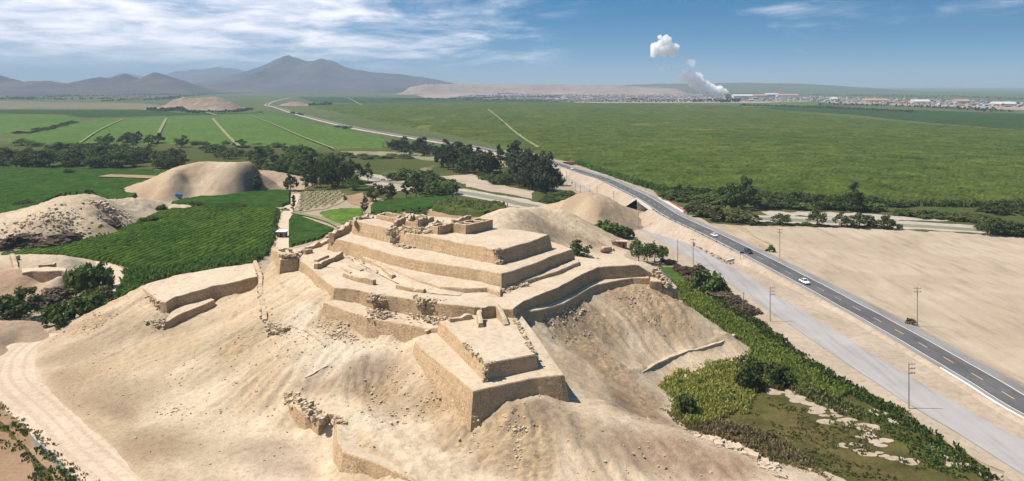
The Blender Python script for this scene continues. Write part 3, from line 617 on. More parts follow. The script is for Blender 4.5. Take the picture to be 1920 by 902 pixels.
# line of a fallen wall going down the slope left of the tower
fl = empty('fallen_wall', P(490, 560, 13.2), 0, 'fallen rubble wall running downhill beside the left platform', 'wall')
fl_pts = [(478,494,15.0),(484,506,15.4),(489,520,14.8),(488,545,13.8),(494,575,12.8),(497,602,12.0)]
keep(ruin_wall('wall_body', PL(fl_pts), 0.7, 1.2, seed=111, jag=0.7, mats=[M['rubble'], M['rubble']]), fl)
keep(rubble('rubble', PL(fl_pts), 220, 0.9, 0.7, seed=112, lift=0.2), fl)
keep(rubble('rubble', PL([(505,606,12.0),(520,618,11.5),(535,626,11.2)]), 118, 1.8, 0.9, seed=113, lift=0.3), fl)
pe = empty('earth_kerb', P(1290, 658, 3), 0, 'low earthen kerb curving along the footpath round the right flank of the hill', 'kerb')
keep(ruin_wall('kerb_body', PL([(1196,702,2.9),(1225,684,2.9),(1255,670,3.0),(1290,658,3.0),(1320,652,2.9),(1345,645,3.0),(1366,636,3.1),(1376,628,3.2)]), [.05,.12,.18,.25,.35,.42,.38,.15], 1.0, seed=117, jag=0.15, mats=[M['dust'], M['dust']]), pe)
cw = empty('low_kerb_wall', P(634, 674, 9.8), 0, 'thin low wall line bending round the bright slope left of the bastion', 'wall')
keep(ruin_wall('wall_body', PL([(547,613,12.2),(575,625,12.0),(601,641,11.7),(622,656,11.0),(634,673,10.0),(618,688,9.1),(596,700,8.3),(572,711,7.5)]), .55, .8, seed=114, jag=0.3, mats=[M['wall'], M['dust']]), cw)
keep(rubble('rubble', PL([(520,610,12.3),(530,618,12),(541,614,12.2)]), 112, 1.0, 1.0, seed=115, lift=0.4), cw)
tag(rubble('sand_cliff', PL([(1312,824,4.9),(1345,832,4.8),(1380,843,4.4),(1410,856,4.0),(1440,878,3.5),(1458,892,3.2)]), 294, 1.5, 1.5, M['dust'], seed=116, lift=0.3), 'pale eroded cliff edge of the hill above the brown reeds', 'cliff')
# scattered lumps on the slopes
def on_hill(x, y): return float(hill_tps(np.array([x]), np.array([y]))[0])
for i, (pts, n_, sp, sz) in enumerate([
   (PL([(610,605,14.5),(640,618,13.2),(660,632,12.6)]), 230, 4.5, .7),(PL([(1150,548,15),(1200,555,14),(1230,585,11)]), 260, 9, .4),
   (PL([(980,800,9.5),(940,850,7),(900,830,6.6)]), 200, 5, .6),(PL([(1010,610,14),(1040,600,15),(1090,570,15.5)]), 200, 2.6, .6),
   (PL([(310,770,1),(330,775,1)]), 24, 3, .5),(PL([(170,600,4),(190,612,4)]), 90, 6, .5),(PL([(450,640,8),(470,655,8)]), 50, 5, .5),(PL([(700,720,8),(850,760,8)]), 260, 10, .4),
   (PL([(940,800,9),(990,860,6.5),(1010,890,6)]), 120, 3, .6),(PL([(1000,830,8),(1280,870,5)]), 200, 14, .35),(PL([(560,620,12),(520,700,8),(450,760,3)]), 260, 20, .35),(PL([(1060,420,10),(1100,440,6.5)]), 120, 12, .6)]):
    o = rubble('rubble', pts, n_, sp, sz, seed=200+i, zfun=on_hill); tag(o, ['broken adobe lumps strewn on the hillside below the fortress'][0], 'rubble', 'rubble strewn on the hillside', 'stuff')

# loose stones over the whole hill
def stones(name, n_, box_, smin, smax, mat, label, seed, near=None, spread=0):
    r = np.random.RandomState(seed); x0, x1, y0, y1 = box_ or (0, 1, 0, 1)
    if near is None: x = r.uniform(x0, x1, n_); y = r.uniform(y0, y1, n_)
    else:
        q = np.array(near); i = r.randint(0, len(q), n_); x = q[i, 0]+r.normal(0, spread, n_); y = q[i, 1]+r.normal(0, spread, n_)
    keep_ = fbm(x, y, 15, 3, seed) > -0.12
    for T in tiers_xy: keep_ &= ~pip(x, y, T)
    keep_ &= ~pip(x, y, OUTER); x = x[keep_]; y = y[keep_]; z0 = hill_tps(x, y); z = z0+hill_noise(x[None], y[None], z0[None])[0]; k_ = z > 0.3; x = x[k_]; y = y[k_]; z = z[k_]; n_ = len(x)
    s = smin+(smax-smin)*r.rand(n_)**3; q = CUBE[None]*np.array([.5, .4, .32])*s[:, None, None]+r.uniform(-.14, .14, (n_, 8, 3))*s[:, None, None]
    a = r.rand(n_)*6.28; ca, sa = np.cos(a)[:, None], np.sin(a)[:, None]; V = np.stack([q[..., 0]*ca-q[..., 1]*sa+x[:, None], q[..., 0]*sa+q[..., 1]*ca+y[:, None], q[..., 2]+z[:, None]+s[:, None]*.12], 2).reshape(-1, 3)
    f = (np.arange(n_)*8)[:, None, None]+np.array(CF)[None]; return tag(meshobj(name, V, f.reshape(-1, 4), mat), label, 'stones', None, 'stuff')
stones('loose_stones', 2600, (-120, 70, 125, 265), .10, .42, M['rubble'], 'small loose stones scattered all over the sandy hill', 5)
stones('loose_stones', 1100, None, .15, .6, M['rubble'], 'larger stones in the rough gullies of the hill', 6, [P(1180,550,14),P(1210,580,11),P(620,610,14),P(1000,830,8),P(930,820,7),P(830,770,8),P(750,740,8),P(460,640,8),P(170,600,4),P(1060,620,12),P(720,600,16)], 5.5)
# ------------------------------------------------------------------ ground, fields, water
M['ground'] = earth('dry_ground', (0.42, 0.33, 0.235), (0.36, 0.29, 0.19), (0.20, 0.19, 0.09), 0.012, 0.35, 0.5, 0.9)
M['scrub_g'] = crop('scrub_ground', (0.085, 0.11, 0.035), (0.15, 0.14, 0.065), (0.05, 0.07, 0.02), 0.012, 0.12, patch=(0.30, 0.25, 0.16))
M['bare'] = earth('ploughed_sand', (0.50, 0.405, 0.30), (0.41, 0.325, 0.23), (0.36, 0.28, 0.20), 0.02, 0.22, 0.5, 0.5, 1.2, stretch=(1.0, 0.18, 1))
M['strip'] = earth('roadside_sand', (0.50, 0.405, 0.31), (0.40, 0.32, 0.235), (0.30, 0.24, 0.17), 0.05, 0.5, 0.5, 1.2)
M['dirt'] = earth('dirt_track', (0.66, 0.53, 0.395), (0.58, 0.45, 0.33), None, 0.05, 0.7, 0.3, 1.6)
M['dirt_far'] = earth('dirt_track_far', (0.30, 0.27, 0.15), (0.20, 0.21, 0.10), None, 0.05, 0.7, 0.3, 1.6)
M['cane_r'] = crop('sugar_cane', (0.085, 0.125, 0.026), (0.125, 0.155, 0.036), (0.042, 0.068, 0.015), 0.006, 0.22, bump=1.0, bs=0.35, patch=(0.22, 0.19, 0.055), s3=0.03)
M['cane_l'] = crop('young_cane', (0.050, 0.105, 0.016), (0.105, 0.165, 0.030), (0.022, 0.052, 0.010), 0.02, 0.35, row=3.4, rowang=math.radians(6), rowstr=0.85, bump=1.0, bs=0.6)
M['crop_m'] = crop('field_crop', (0.048, 0.108, 0.022), (0.065, 0.125, 0.03), (0.025, 0.06, 0.014), 0.02, 0.3, bump=1.0, bs=0.6)
M['crop_light'] = crop('light_crop', (0.15, 0.24, 0.05), (0.12, 0.20, 0.04), (0.09, 0.15, 0.03), 0.03, 0.3)
M['crop_olive'] = crop('tall_maize', (0.12, 0.14, 0.045), (0.10, 0.14, 0.035), (0.05, 0.08, 0.02), 0.03, 0.5, bump=1.0)
M['crop_far'] = crop('far_field', (0.125, 0.20, 0.055), (0.095, 0.165, 0.04), (0.08, 0.13, 0.035), 0.004, 0.02, bump=0.5, patch=(0.17, 0.19, 0.07))
M['crop_dark'] = crop('dark_field', (0.045, 0.085, 0.03), (0.06, 0.10, 0.035), (0.03, 0.06, 0.02), 0.002, 0.02)
M['crop_dull'] = crop('dull_field', (0.10, 0.14, 0.055), (0.16, 0.17, 0.08), (0.07, 0.10, 0.04), 0.002, 0.015)
M['fallow_far'] = crop('far_fallow', (0.26, 0.22, 0.16), (0.20, 0.18, 0.12), (0.15, 0.15, 0.09), 0.002, 0.01)
M['vine_soil'] = earth('vineyard_soil', (0.40, 0.33, 0.21), (0.33, 0.27, 0.17), None, 0.05, 0.6, 0.4, 1)
M['grass'] = crop('meadow_grass', (0.10, 0.105, 0.034), (0.16, 0.115, 0.055), (0.075, 0.09, 0.026), 0.05, 0.9, patch=(0.24, 0.18, 0.10))
M['lawn'] = crop('lawn', (0.075, 0.14, 0.03), (0.10, 0.16, 0.04), (0.06, 0.11, 0.025), 0.1, 1)
m, k, b, o = newmat('river_water'); t = k.n('ShaderNodeTexCoord').outputs['Object']
k.l(k.ramp(k.noise(t, 0.03, 4), [(0.3, (0.15, 0.135, 0.085)), (0.7, (0.20, 0.18, 0.12))]), b.inputs['Base Color']); b.inputs['Roughness'].default_value = 0.45; b.inputs['Specular IOR Level'].default_value = 0.25
M['water'] = m
M['asphalt'] = earth('asphalt', (0.105, 0.102, 0.108), (0.145, 0.138, 0.138), None, 0.09, 0.9, 0.15, 3, stretch=(1, .08, 1))
M['shoulder'] = earth('paved_shoulder', (0.30, 0.285, 0.27), (0.26, 0.245, 0.235), None, 0.05, 0.5, 0.2, 3, stretch=(1, .1, 1))
M['service'] = earth('old_road_surface', (0.42, 0.40, 0.385), (0.36, 0.34, 0.325), None, 0.05, 0.35, 0.2, 3, stretch=(1, .06, 1))
M['white_paint'] = plain('white_road_paint', (0.72, 0.70, 0.66)); M['worn_paint'] = plain('worn_white_paint', (0.42, 0.41, 0.40)); M['yellow_paint'] = plain('yellow_road_paint', (0.72, 0.50, 0.20))
M['concrete'] = plain('concrete', (0.50, 0.47, 0.44), 0.8, sc=1.0); M['metal'] = plain('galvanised_steel', (0.36, 0.36, 0.37), 0.45, 0.6)
M['dark'] = plain('dark_opening', (0.03, 0.025, 0.02), 0.9)
M['stone'] = earth('river_stones', (0.52, 0.46, 0.37), (0.40, 0.35, 0.28), None, 0.2, 1.4, 0.8, 1.2)

g = meshobj('ground', [(-19000, -2200, -0.35), (19000, -2200, -0.35), (19000, 27000, -0.35), (-19000, 27000, -0.35)], [(0, 1, 2, 3)], M['crop_dull']); tag(g, kind='structure')
def W2(l, z=0): return [P(a, b, z) for a, b in l]
def sheet(name, px_poly, z, mat): return tag(poly_sheet(name, W2(px_poly), z, mat), kind='structure')
# near dry ground
gx = [(-330, 60), (330, 60), (330, 430), (200, 430), (130, 470), (105, 700), (60, 900), (-250, 900), (-520, 700), (-420, 400)]
tag(poly_sheet('dry_ground', gx, -0.25, M['ground']), kind='structure')
sheet('scrubland', [(-80,270),(160,270),(440,272),(730,276),(900,300),(1010,330),(1040,350),(1050,375),(1000,392),(880,382),(700,372),(560,358),(515,350),(470,312),(400,303),(320,318),(-80,314)], -0.15, M['scrub_g'])
sheet('riverside_scrub', [(1228,362),(1300,362),(1500,374),(1700,383),(2050,390),(2100,450),(1920,444),(1700,431),(1500,424),(1390,424),(1335,416),(1290,400)], -0.15, M['scrub_g'])
def field(name, poly_px, top, mat, label, du=0.0035, ry=0.006, amp=0.35, nz=9, seed=1, z0=0.0, kind='stuff', cat='field', group=None, furrow=None, minstep=0.0):
    poly = W2(poly_px); us = [p[0]/p[1] for p in poly]; Ys = [p[1] for p in poly]
    ycur = [min(Ys)]
    while ycur[-1] < max(Ys): ycur.append(ycur[-1]+max(minstep, ycur[-1]*ry))
    U, Y = np.meshgrid(np.arange(min(us), max(us)+du, du), np.array(ycur)); X = U*Y
    ins = pip(X, Y, poly); nx, ny = U.shape[1], U.shape[0]; f = grid_faces(nx, ny)
    insf = ins.ravel(); keepf = insf[f].sum(1) >= 3; f = f[keepf]
    deep = np.ones((ny, nx), bool); deep[1:-1, 1:-1] = ins[1:-1, 1:-1] & ins[:-2, 1:-1] & ins[2:, 1:-1] & ins[1:-1, :-2] & ins[1:-1, 2:]
    deep[0] = deep[-1] = False; deep[:, 0] = deep[:, -1] = False
    Z = np.where(deep, top+amp*fbm(X, Y, nz, 4, seed)+amp*0.7*(rng.rand(ny, nx)-0.5), z0-0.3)
    if furrow:
        ang, sp, dep = furrow; Z = Z+np.where(deep, dep*np.sin((X*math.cos(ang)+Y*math.sin(ang))*6.283/sp), 0)
    V = np.stack([X.ravel(), Y.ravel(), Z.ravel()], 1); used = np.unique(f); rm = np.full(len(V), -1); rm[used] = np.arange(len(used))
    o = meshobj(name, V[used], rm[f], mat, smooth=False); return tag(o, label, cat, group, kind)
field('cane_field', [(1242,362),(1190,343),(1130,321),(1075,305),(1040,298),(1000,287),(900,264),(800,244),(700,226),(640,213),(600,204),(575,197),(640,195),(800,192),(1100,193),(1370,198),(1500,211),(1700,231),(1990,252),(2100,395),(1920,388),(1700,383),(1500,374),(1400,366),(1300,361)],
      2.3, M['cane_r'], 'vast sugar cane field stretching from the highway to the distant town', amp=1.3, nz=7)
field('cane_field', [(0,478),(60,470),(140,458),(215,437),(262,415),(300,398),(345,389),(400,389),(523,392),(520,410),(515,440),(505,468),(480,495),(400,507),(300,524),(272,535),(245,560),(215,565),(238,545),(252,520),(240,503),(200,492),(160,488),(100,483),(0,492)],
      1.6, M['cane_l'], 'bright green cane field in rows left of the dirt track', du=0.0025, ry=0.0045, amp=0.4, nz=5, seed=3)
field('cane_field', [(-60,312),(60,316),(180,318),(330,320),(300,340),(262,368),(245,377),(205,380),(190,368),(150,364),(118,368),(75,388),(45,400),(0,412),(-60,430)],
      1.8, M['crop_m'], 'dark green field in front of the tree belt on the far left', du=0.003, ry=0.006, amp=0.5, nz=8, seed=4)
field('cane_field', [(315,383),(350,374),(420,362),(480,354),(548,359),(548,384),(525,389),(400,387)], 1.6, M['crop_m'], 'narrow green field between the brown mound and the parked truck', du=0.003, ry=0.005, amp=0.3, nz=6, seed=5)
field('cane_field', [(541,403),(560,405),(600,419),(634,432),(600,449),(560,460),(537,466)], 1.0, M['crop_m'], 'triangular green field just right of the dirt track', du=0.0025, ry=0.005, amp=0.25, nz=5, seed=6)
field('crop_field', [(594,397),(640,389),(690,390),(680,408),(640,424),(612,412)], 0.4, M['crop_light'], 'small light green crop plot beyond the left edge of the fortress', amp=0.1, seed=7)
field('crop_field', [(694,384),(740,374),(850,366),(858,378),(800,394),(700,404),(690,395)], 1.4, M['crop_m'], 'dark green crop plot behind the topmost platform', amp=0.4, nz=6, seed=8)
field('crop_field', [(805,386),(850,374),(945,383),(955,396),(905,408),(850,404),(808,394)], 2.4, M['crop_olive'], 'tall olive maize plot behind the roofless rooms', amp=0.5, nz=5, seed=9)
sheet('fallow_plot', [(730,404),(760,392),(810,396),(860,405),(905,410),(900,425),(780,420)], 0.02, M['brown'])
sheet('fallow_plot', [(648,366),(680,360),(698,370),(692,386),(655,384)], 0.02, M['brown'])
sheet('vineyard_soil', [(561,362),(600,357),(642,356),(655,372),(620,387),(590,393),(557,399)], 0.02, M['vine_soil'])
field('far_field', [(10,265),(60,250),(120,235),(170,225),(240,222),(470,214),(520,216),(560,223),(640,241),(728,262),(725,278),(600,280),(440,272),(300,270),(150,273),(60,272)], 1.2, M['crop_far'], 'wide pale green field beyond the tree belt on the left', du=0.004, ry=0.008, amp=0.4, nz=20, seed=10)
field('far_field', [(-60,215),(120,217),(160,225),(110,236),(50,250),(-60,258)], 1.2, M['crop_far'], 'green field at the left edge behind a dark hedge', du=0.005, ry=0.01, amp=0.4, nz=20, seed=11)
field('far_field', [(-60,206),(280,206),(340,212),(470,211),(500,207),(496,212),(240,219),(160,221),(120,215),(-60,212)], 1.2, M['crop_dark'], 'thin dark green field beneath the isolated rocky knoll', du=0.005, ry=0.012, amp=0.4, nz=20, seed=12)
field('far_field', [(1395,200),(1440,201),(1540,197),(1650,204),(1990,216),(1990,250),(1740,230),(1600,215),(1480,208)], 1.6, M['crop_dark'], 'dark green field below the town at the right edge', du=0.005, ry=0.012, amp=0.4, nz=20, seed=13)
field('far_field', [(1372,194),(1540,190),(1545,196),(1480,200),(1400,199)], 1.6, M['crop_far'], 'small light green field in front of the factory', du=0.005, ry=0.012, amp=0.4, nz=20, seed=14)
sheet('pale_plain', [(-200,187),(250,193),(310,198),(280,205),(-200,203)], -0.2, M['fallow_far'])
sheet('far_dark_fields', [(560,181),(800,184),(1050,188),(1050,193),(700,193),(590,193)], -0.2, M['crop_dark'])
sheet('bare_field', [(1390,424),(1500,424),(1700,431),(1920,444),(2150,470),(2150,800),(1920,722),(1800,663),(1700,612),(1600,566),(1520,528),(1455,489),(1433,470),(1450,464)], -0.10, M['bare'])
sheet('roadside_strip', [(1010,300),(1060,306),(1150,330),(1230,365),(1330,418),(1400,440),(1455,489),(1520,528),(1600,566),(1700,612),(1800,663),(1920,722),(2150,830),(2400,1000),(2010,960),(1880,890),(1800,840),(1720,790),(1640,742),(1560,700),(1480,652),(1400,592),(1340,547),(1295,515),(1230,480),(1180,440),(1170,410),(1110,370),(1040,335),(1000,310)], -0.12, M['strip'])
# river with stony banks
riv = [(640,318),(690,331),(740,342),(800,350),(868,360),(930,371),(985,383),(1050,394),(1120,398),(1200,394),(1260,393),(1300,398),(1420,408),(1520,413),(1600,416),(1740,424),(1860,431),(2000,436)]
tag(ribbon('river_bank', W2(riv), 24, -0.08, M['stone'], 4, 0.3), kind='structure')
tag(ribbon('river', [(a, b-1.5) for a, b, _ in W2(riv)], 9, -0.02, M['water'], 4, 0.35, seed=8), kind='structure')
tag(poly_sheet('stony_bank', W2([(1430,396),(1520,397),(1600,400),(1700,406),(1790,414),(1700,414),(1560,408),(1440,404)]), -0.04, M['stone']), kind='structure')
tag(poly_sheet('sand_bar', W2([(590,334),(640,328),(700,328),(690,336),(640,340),(600,341)]), -0.04, M['stone']), kind='structure')
tag(poly_sheet('sand_bar', W2([(640,283),(760,285),(850,295),(840,303),(760,296),(660,290)]), -0.04, M['dirt_far']), kind='structure')
tag(poly_sheet('sand_bar', W2([(690,344),(740,338),(800,344),(770,358),(730,360),(700,352)]), -0.05, M['strip']), kind='structure')
tag(poly_sheet('sand_bar', W2([(830,330),(890,326),(930,338),(960,350),(1000,358),(1000,372),(930,362),(880,350)]), -0.05, M['strip']), kind='structure')
# dirt tracks
tag(ribbon('dirt_track', W2([(528,470),(532,440),(534,415),(540,395),(550,378),(556,364)]), 6.5, 0.05, M['dirt'], 3, 0.25), kind='structure')
tag(ribbon('dirt_road', W2([(330,1010),(245,905),(200,860),(130,800),(70,745),(35,700),(40,662),(70,640),(95,625)]), 17, -0.02, M['dirt'], 3, 0.12), kind='structure')
M['rut'] = earth('packed_dirt', (0.60, 0.465, 0.335), (0.53, 0.405, 0.285), None, 0.05, 0.9, 0.3, 1.6)
rp0 = catmull([np.array(a) for a in W2([(330,1010),(245,905),(200,860),(130,800),(70,745),(35,700),(40,662),(70,640),(95,625)])], 2.5); rs0 = sides(rp0)
for of_, wd_, mt_, nm_ in ((-8.6, 2.2, 'brown', 'track_verge'), (9.0, 2.6, 'brown', 'track_verge'), (-4.2, 1.3, 'rut', 'wheel_rut'), (-1.6, .8, 'rut', 'wheel_rut'), (1.4, .9, 'rut', 'wheel_rut'), (4.6, 1.5, 'rut', 'wheel_rut')):
    tag(ribbon(nm_, [(a[0]+b[0]*(of_+.5*math.sin(i*.3)), a[1]+b[1]*(of_+.5*math.sin(i*.3)), 0) for i, (a, b) in enumerate(zip(rp0, rs0))][::3], wd_, .01+.003*abs(of_), M[mt_], 2, .8, seed=int(abs(of_)*9)), kind='structure')
tag(ribbon('dirt_road', W2([(60,640),(20,655),(-60,690)]), 9, -0.03, M['dirt'], 3, 0.12), kind='structure')
tag(ribbon('track_verge', W2([(150,490),(185,493),(215,500),(238,516),(236,535),(215,556),(200,568)]), 12, -0.03, M['brown'], 3, 0.2), kind='structure')
tag(ribbon('dirt_road', W2([(145,490),(180,494),(210,502),(228,517),(226,534),(208,552),(190,567)]), 5.5, 0.03, M['dirt'], 3, 0.1), kind='structure')
for pts, w_ in (([(290,268),(300,245),(312,222)], 5), ([(448,274),(430,258),(412,238),(398,222)], 5), ([(625,279),(560,254),(510,232),(470,217)], 3), ([(150,268),(190,242),(232,223)], 2.5),
                ([(915,205),(940,225),(960,243),(985,262),(1010,277)], 4.5), ([(652,183),(668,192),(680,198)], 7), ([(380,209),(405,216)],8)):
    tag(ribbon('field_track', [(a, b, 2.5) for a, b, _ in W2(pts, 2.0)], w_, 0.35, M['dirt_far'], 8, 0.3), kind='structure')
tag(ribbon('field_boundary', [(a, b, 0.5) for a, b, _ in W2([(548,399),(600,410),(645,428)])], 4.5, 0.0, M['dirt_far'], 3, 0.4), kind='structure')
tag(ribbon('field_boundary', W2([(195,334),(260,336),(300,338)]), 16, 2.4, M['brown'], 5, 0.2), kind='structure')
# canal at the lower left corner
M['canal'] = plain('canal_water', (0.12, 0.135, 0.12), 0.4, spec=0.3)
tag(ribbon('canal', W2([(-60,740),(20,790),(55,826),(80,848),(105,876),(125,902),(150,940)]), 2.3, 0.02, M['canal'], 1.5, 0.3), kind='structure')
tag(ribbon('canal_bank', W2([(-60,742),(20,790),(55,826),(80,848),(105,876),(130,905),(155,945)]), 12, -0.06, M['grass'], 1.5, 0.25), kind='structure')
sheet('rough_ground', [(-100,790),(0,800),(40,850),(90,910),(120,960),(-100,960)], -0.02, M['brown'])
# meadow on the lower right
MEADOW = [(1236,500),(1262,500),(1295,515),(1340,547),(1400,592),(1480,652),(1560,700),(1640,742),(1720,790),(1800,842),(1890,905),(1960,960),(1460,960),(1400,905),(1300,850),(1290,820),(1230,760),(1225,720),(1300,690),(1370,670),(1385,640),(1330,600),(1270,560),(1250,520)]
sheet('meadow', MEADOW, -0.05, M['grass'])
sheet('lawn', [(1232,500),(1258,499),(1284,510),(1290,522),(1268,535),(1245,530)], 0.0, M['lawn'])
V = []; Fc = []; rp_ = np.random.RandomState(12)
for ln, n_, wd_ in (([(1445,728),(1500,745),(1550,768),(1600,795),(1650,825)], 46, 3.2), ([(1590,838),(1640,846),(1690,860)], 12, 1.8), ([(1770,850),(1820,875),(1870,902)], 14, 1.5), ([(1650,770),(1700,800)], 7, 1.5)):
    q_ = catmull([np.array(P(*a)) for a in ln], 1.0)
    for _ in range(n_):
        c_ = q_[rp_.randint(len(q_))]; cx_ = c_[0]+rp_.normal(0, wd_*.6); cy_ = c_[1]+rp_.normal(0, wd_*.6); rr_ = rp_.uniform(.4, 1.5); n0 = len(V); m__ = 14
        for a in range(m__): t_ = 6.283*a/m__; r__ = rr_*(.55+.8*float(vn(cx_+math.cos(t_)*1.3, cy_+math.sin(t_)*1.3, 5))); V.append((cx_+math.cos(t_)*r__*1.5, cy_+math.sin(t_)*r__, -.02+.0002*_))
        Fc.append(tuple(range(n0, n0+m__)))
tag(meshobj('sandy_patches', V, Fc, M['strip']), 'bare sandy patches scattered through the brownish meadow', 'sand', None, 'stuff')

# ------------------------------------------------------------------ mounds other than the fortress hill
def mound(name, pts, extra, x0, x1, y0, y1, step, colf, mat=None, amp=0.5, seed=1, fine=0.4):
    t = TPS([P(*p) for p in pts]+extra)
    def nz(X, Y, Z):
        s_ = np.clip(Z/3, 0.1, 1); return s_*(amp*fbm(X, Y, 10, 4, seed)+(ridged(X, Y, 6, 4, seed+5)-0.55)*amp+fine*fbm(X, Y, 1.8, 3, seed+9))
    o = terrain(name, t, x0, x1, np.arange(y0, y1, step), step, mat or M['hill'], nz, None, colf); return o, t
def colfun(c1, c2, patches=(), seed=4):
    def f(x, y, z):
        k_ = np.clip(0.5+1.3*fbm(x, y, 22, 4, seed), 0, 1)[:, None]; c = np.array([c1])*(1-k_)+np.array([c2])*k_
        for px, py, pz, r, col in patches:
            a, b, _ = P(px, py, pz); d = np.hypot(x+3*fbm(x, y, 9, 3, 2)-a, (y-b)*0.7)/r; q = np.clip(1.3-d, 0, 1)[:, None]; c = c*(1-q)+np.array([col])*q
        return c*KA
    return f
_, T_out = mound('rocky_outcrop', [(0,414,7.7),(40,401,9.5),(75,389,12.5),(120,369,15.4),(150,365,15.6),(185,369,14),(200,377,11.5),(250,376,7.6),(300,380,4.8),(345,385,1.6),(60,420,8.5),(120,400,11),(180,400,9),(200,420,5),(140,430,4.5),(60,450,3),(0,455,1.5),(-60,430,7),(-60,480,0),(0,475,-.5),(60,472,-.8),(140,458,-.5),(215,435,-.8),(260,415,-.6),(262,398,2.5),(300,394,1),(345,391,-.6),(236,412,3.2)],
   [(-330,450,-1),(-300,520,-2),(-280,470,-1),(-240,480,-1),(-200,500,-1),(-190,470,-1),(-260,440,8),(-230,460,8),(-400,420,0),(-370,470,-1),(-210,520,-1)], -420, -170, 335, 520, 1.0,
   colfun((.60,.49,.35),(.53,.41,.28),[(60,458,2,14,(.30,.23,.15)),(190,432,3,10,(.30,.24,.15))]), amp=0.8, seed=31, fine=0.8)
_, T_br = mound('brown_mound', [(258,369,0),(300,346,9),(340,326,15.5),(380,309,20),(420,305,20.6),(450,307,19.5),(475,316,17),(500,330,11),(520,348,1.5),(300,368,3),(350,360,3.8),(400,345,8.2),(430,335,11),(350,340,10),(400,365,2),(460,360,1.5),(500,352,1.5),(350,373,-.5),(420,372,-.6),(280,374,-.8),(480,362,-.6),(380,330,13)],
   [(-290,600,-1),(-230,640,-1),(-150,620,-1),(-190,600,9),(-230,598,9),(-165,590,2),(-210,660,-1),(-260,620,-1),(-300,560,-1),(-300,650,-1),(-160,660,-1),(-190,630,-1),(-270,590,2),(-150,560,-1),(-150,590,-1)], -300, -155, 500, 670, 1.3,
   colfun((.50,.38,.255),(.40,.28,.18),[(420,308,20,14,(.58,.47,.33)),(470,325,15,16,(.24,.19,.15)),(380,320,18,10,(.56,.44,.30))]), amp=0.9, seed=41, fine=0.5)
_, T_m2 = mound('sand_mound', [(1040,391,3.5),(1060,378,9),(1085,369,13),(1105,366,14.5),(1130,372,13.5),(1150,384,11),(1175,405,5.5),(1193,428,.4),(1100,390,10),(1120,400,8.5),(1080,400,6),(1060,405,3),(1140,415,4.5),(1160,425,1.8),(1100,418,3.5),(1190,436,-.8),(1120,440,-.8),(1070,425,-.8),(1040,400,1)],
   [(10,470,-1),(30,500,-1),(60,480,2),(85,470,-1),(76,440,0),(40,510,-1),(70,500,-1),(12,440,-.8),(20,420,-1)], 8, 88, 380, 515, 0.9, colfun((.52,.41,.285),(.44,.325,.21),[(1130,395,9,10,(.36,.265,.175)),(1070,385,8,8,(.36,.28,.185)),(1185,420,3,5,(.27,.2,.15))]), amp=0.7, seed=51)
_, T_ru = mound('ruin_mound', [(20,500,6),(30,488,7),(60,484,7),(120,482,7),(150,490,4.5),(165,498,1.5),(45,508,5.5),(80,529,2.5),(110,526,2.8),(140,520,2.8),(50,515,5.6),(116,514,5.7),(62,523,4.0),(104,521,4.0),(36,506,6.3),(128,506,6.2),(160,510,1.5),(-20,505,6.5),(0,530,4),(60,548,.8),(100,548,.5),(130,540,.3),(0,560,.5),(40,570,-.6),(100,565,-.8),(160,545,-.8),(185,510,-.8),(150,482,-.8),(-60,520,6)],
   [(-200,345,-1),(-230,350,-1),(-260,345,-1),(-180,330,-1),(-165,310,-1),(-290,330,-.5),(-270,260,-1)], -290, -160, 262, 350, 0.8, colfun((.60,.49,.355),(.56,.45,.32),[(20,545,2,12,(.42,.28,.18)),(-20,530,4,14,(.42,.28,.18))]), amp=0.4, seed=61)
_, T_bl = mound('brown_bank', [(-20,602,3),(30,600,2.6),(60,608,1.8),(85,622,.3),(20,625,2.4),(50,635,.8),(0,650,1),(60,655,-.8),(20,672,-.8),(-40,640,3)],
   [(-215,258,-1),(-160,252,-1),(-240,250,0),(-145,240,-1),(-150,225,-1),(-170,210,-1)], -250, -140, 205, 262, 0.8, colfun((.47,.34,.235),(.40,.285,.19)), amp=0.5, seed=71)
# walls of the ruin on the left mound
rw = empty('ruined_enclosure', P(80, 515, 5), 0, 'half buried adobe enclosure with a dark wall on the small mound at left', 'ruin')
keep(tier('wall_body', PL([(42,511,6.6),(60,508.5,6.8),(90,508,7),(115,507.5,7),(122,510,6.6),(125,503,6.9),(90,500,7.2),(40,503,6.9)]), 5, seed=72, batter=0.05, rough=0.15, step=0.7), rw)
keep(ruin_wall('ruined_wall', PL([(22,486,7),(28,497,6.3),(32,510,5.2)]), [2.2,1.6,.8], 1.6, seed=73, jag=0.6), rw)
keep(ruin_wall('ruined_wall', PL([(22,486,7),(35,487,7)]), 1.6, 1.4, seed=74, jag=0.6), rw)
keep(ruin_wall('ruined_wall', PL([(120,512,4.8),(145,510,4.0)]), .8, 1.2, seed=75, jag=0.6), rw)
keep(ruin_wall('low_wall', PL([(72,502,6.9),(92,499,7.0),(104,496,7)]), .7, 1.0, seed=76, jag=0.5), rw)
for i, (pts, n_, sp, sz, T_) in enumerate([(PL([(180,385,12),(205,390,9)]),120,5,1.8,T_out),(PL([(190,410,7),(240,402,4)]),160,6,1.2,T_out),(PL([(90,405,10),(130,430,6)]),260,14,1.1,T_out),(PL([(20,430,6),(60,430,6)]),120,12,1.0,T_out)]):
    f_ = lambda x, y, T_=T_: float(T_(np.array([x]), np.array([y]))[0])+0.4
    tag(rubble('rubble', pts, n_, sp, sz, seed=300+i, zfun=f_), 'pale stone lumps on the rocky outcrop at left', 'rubble', 'stones on the rocky outcrop')

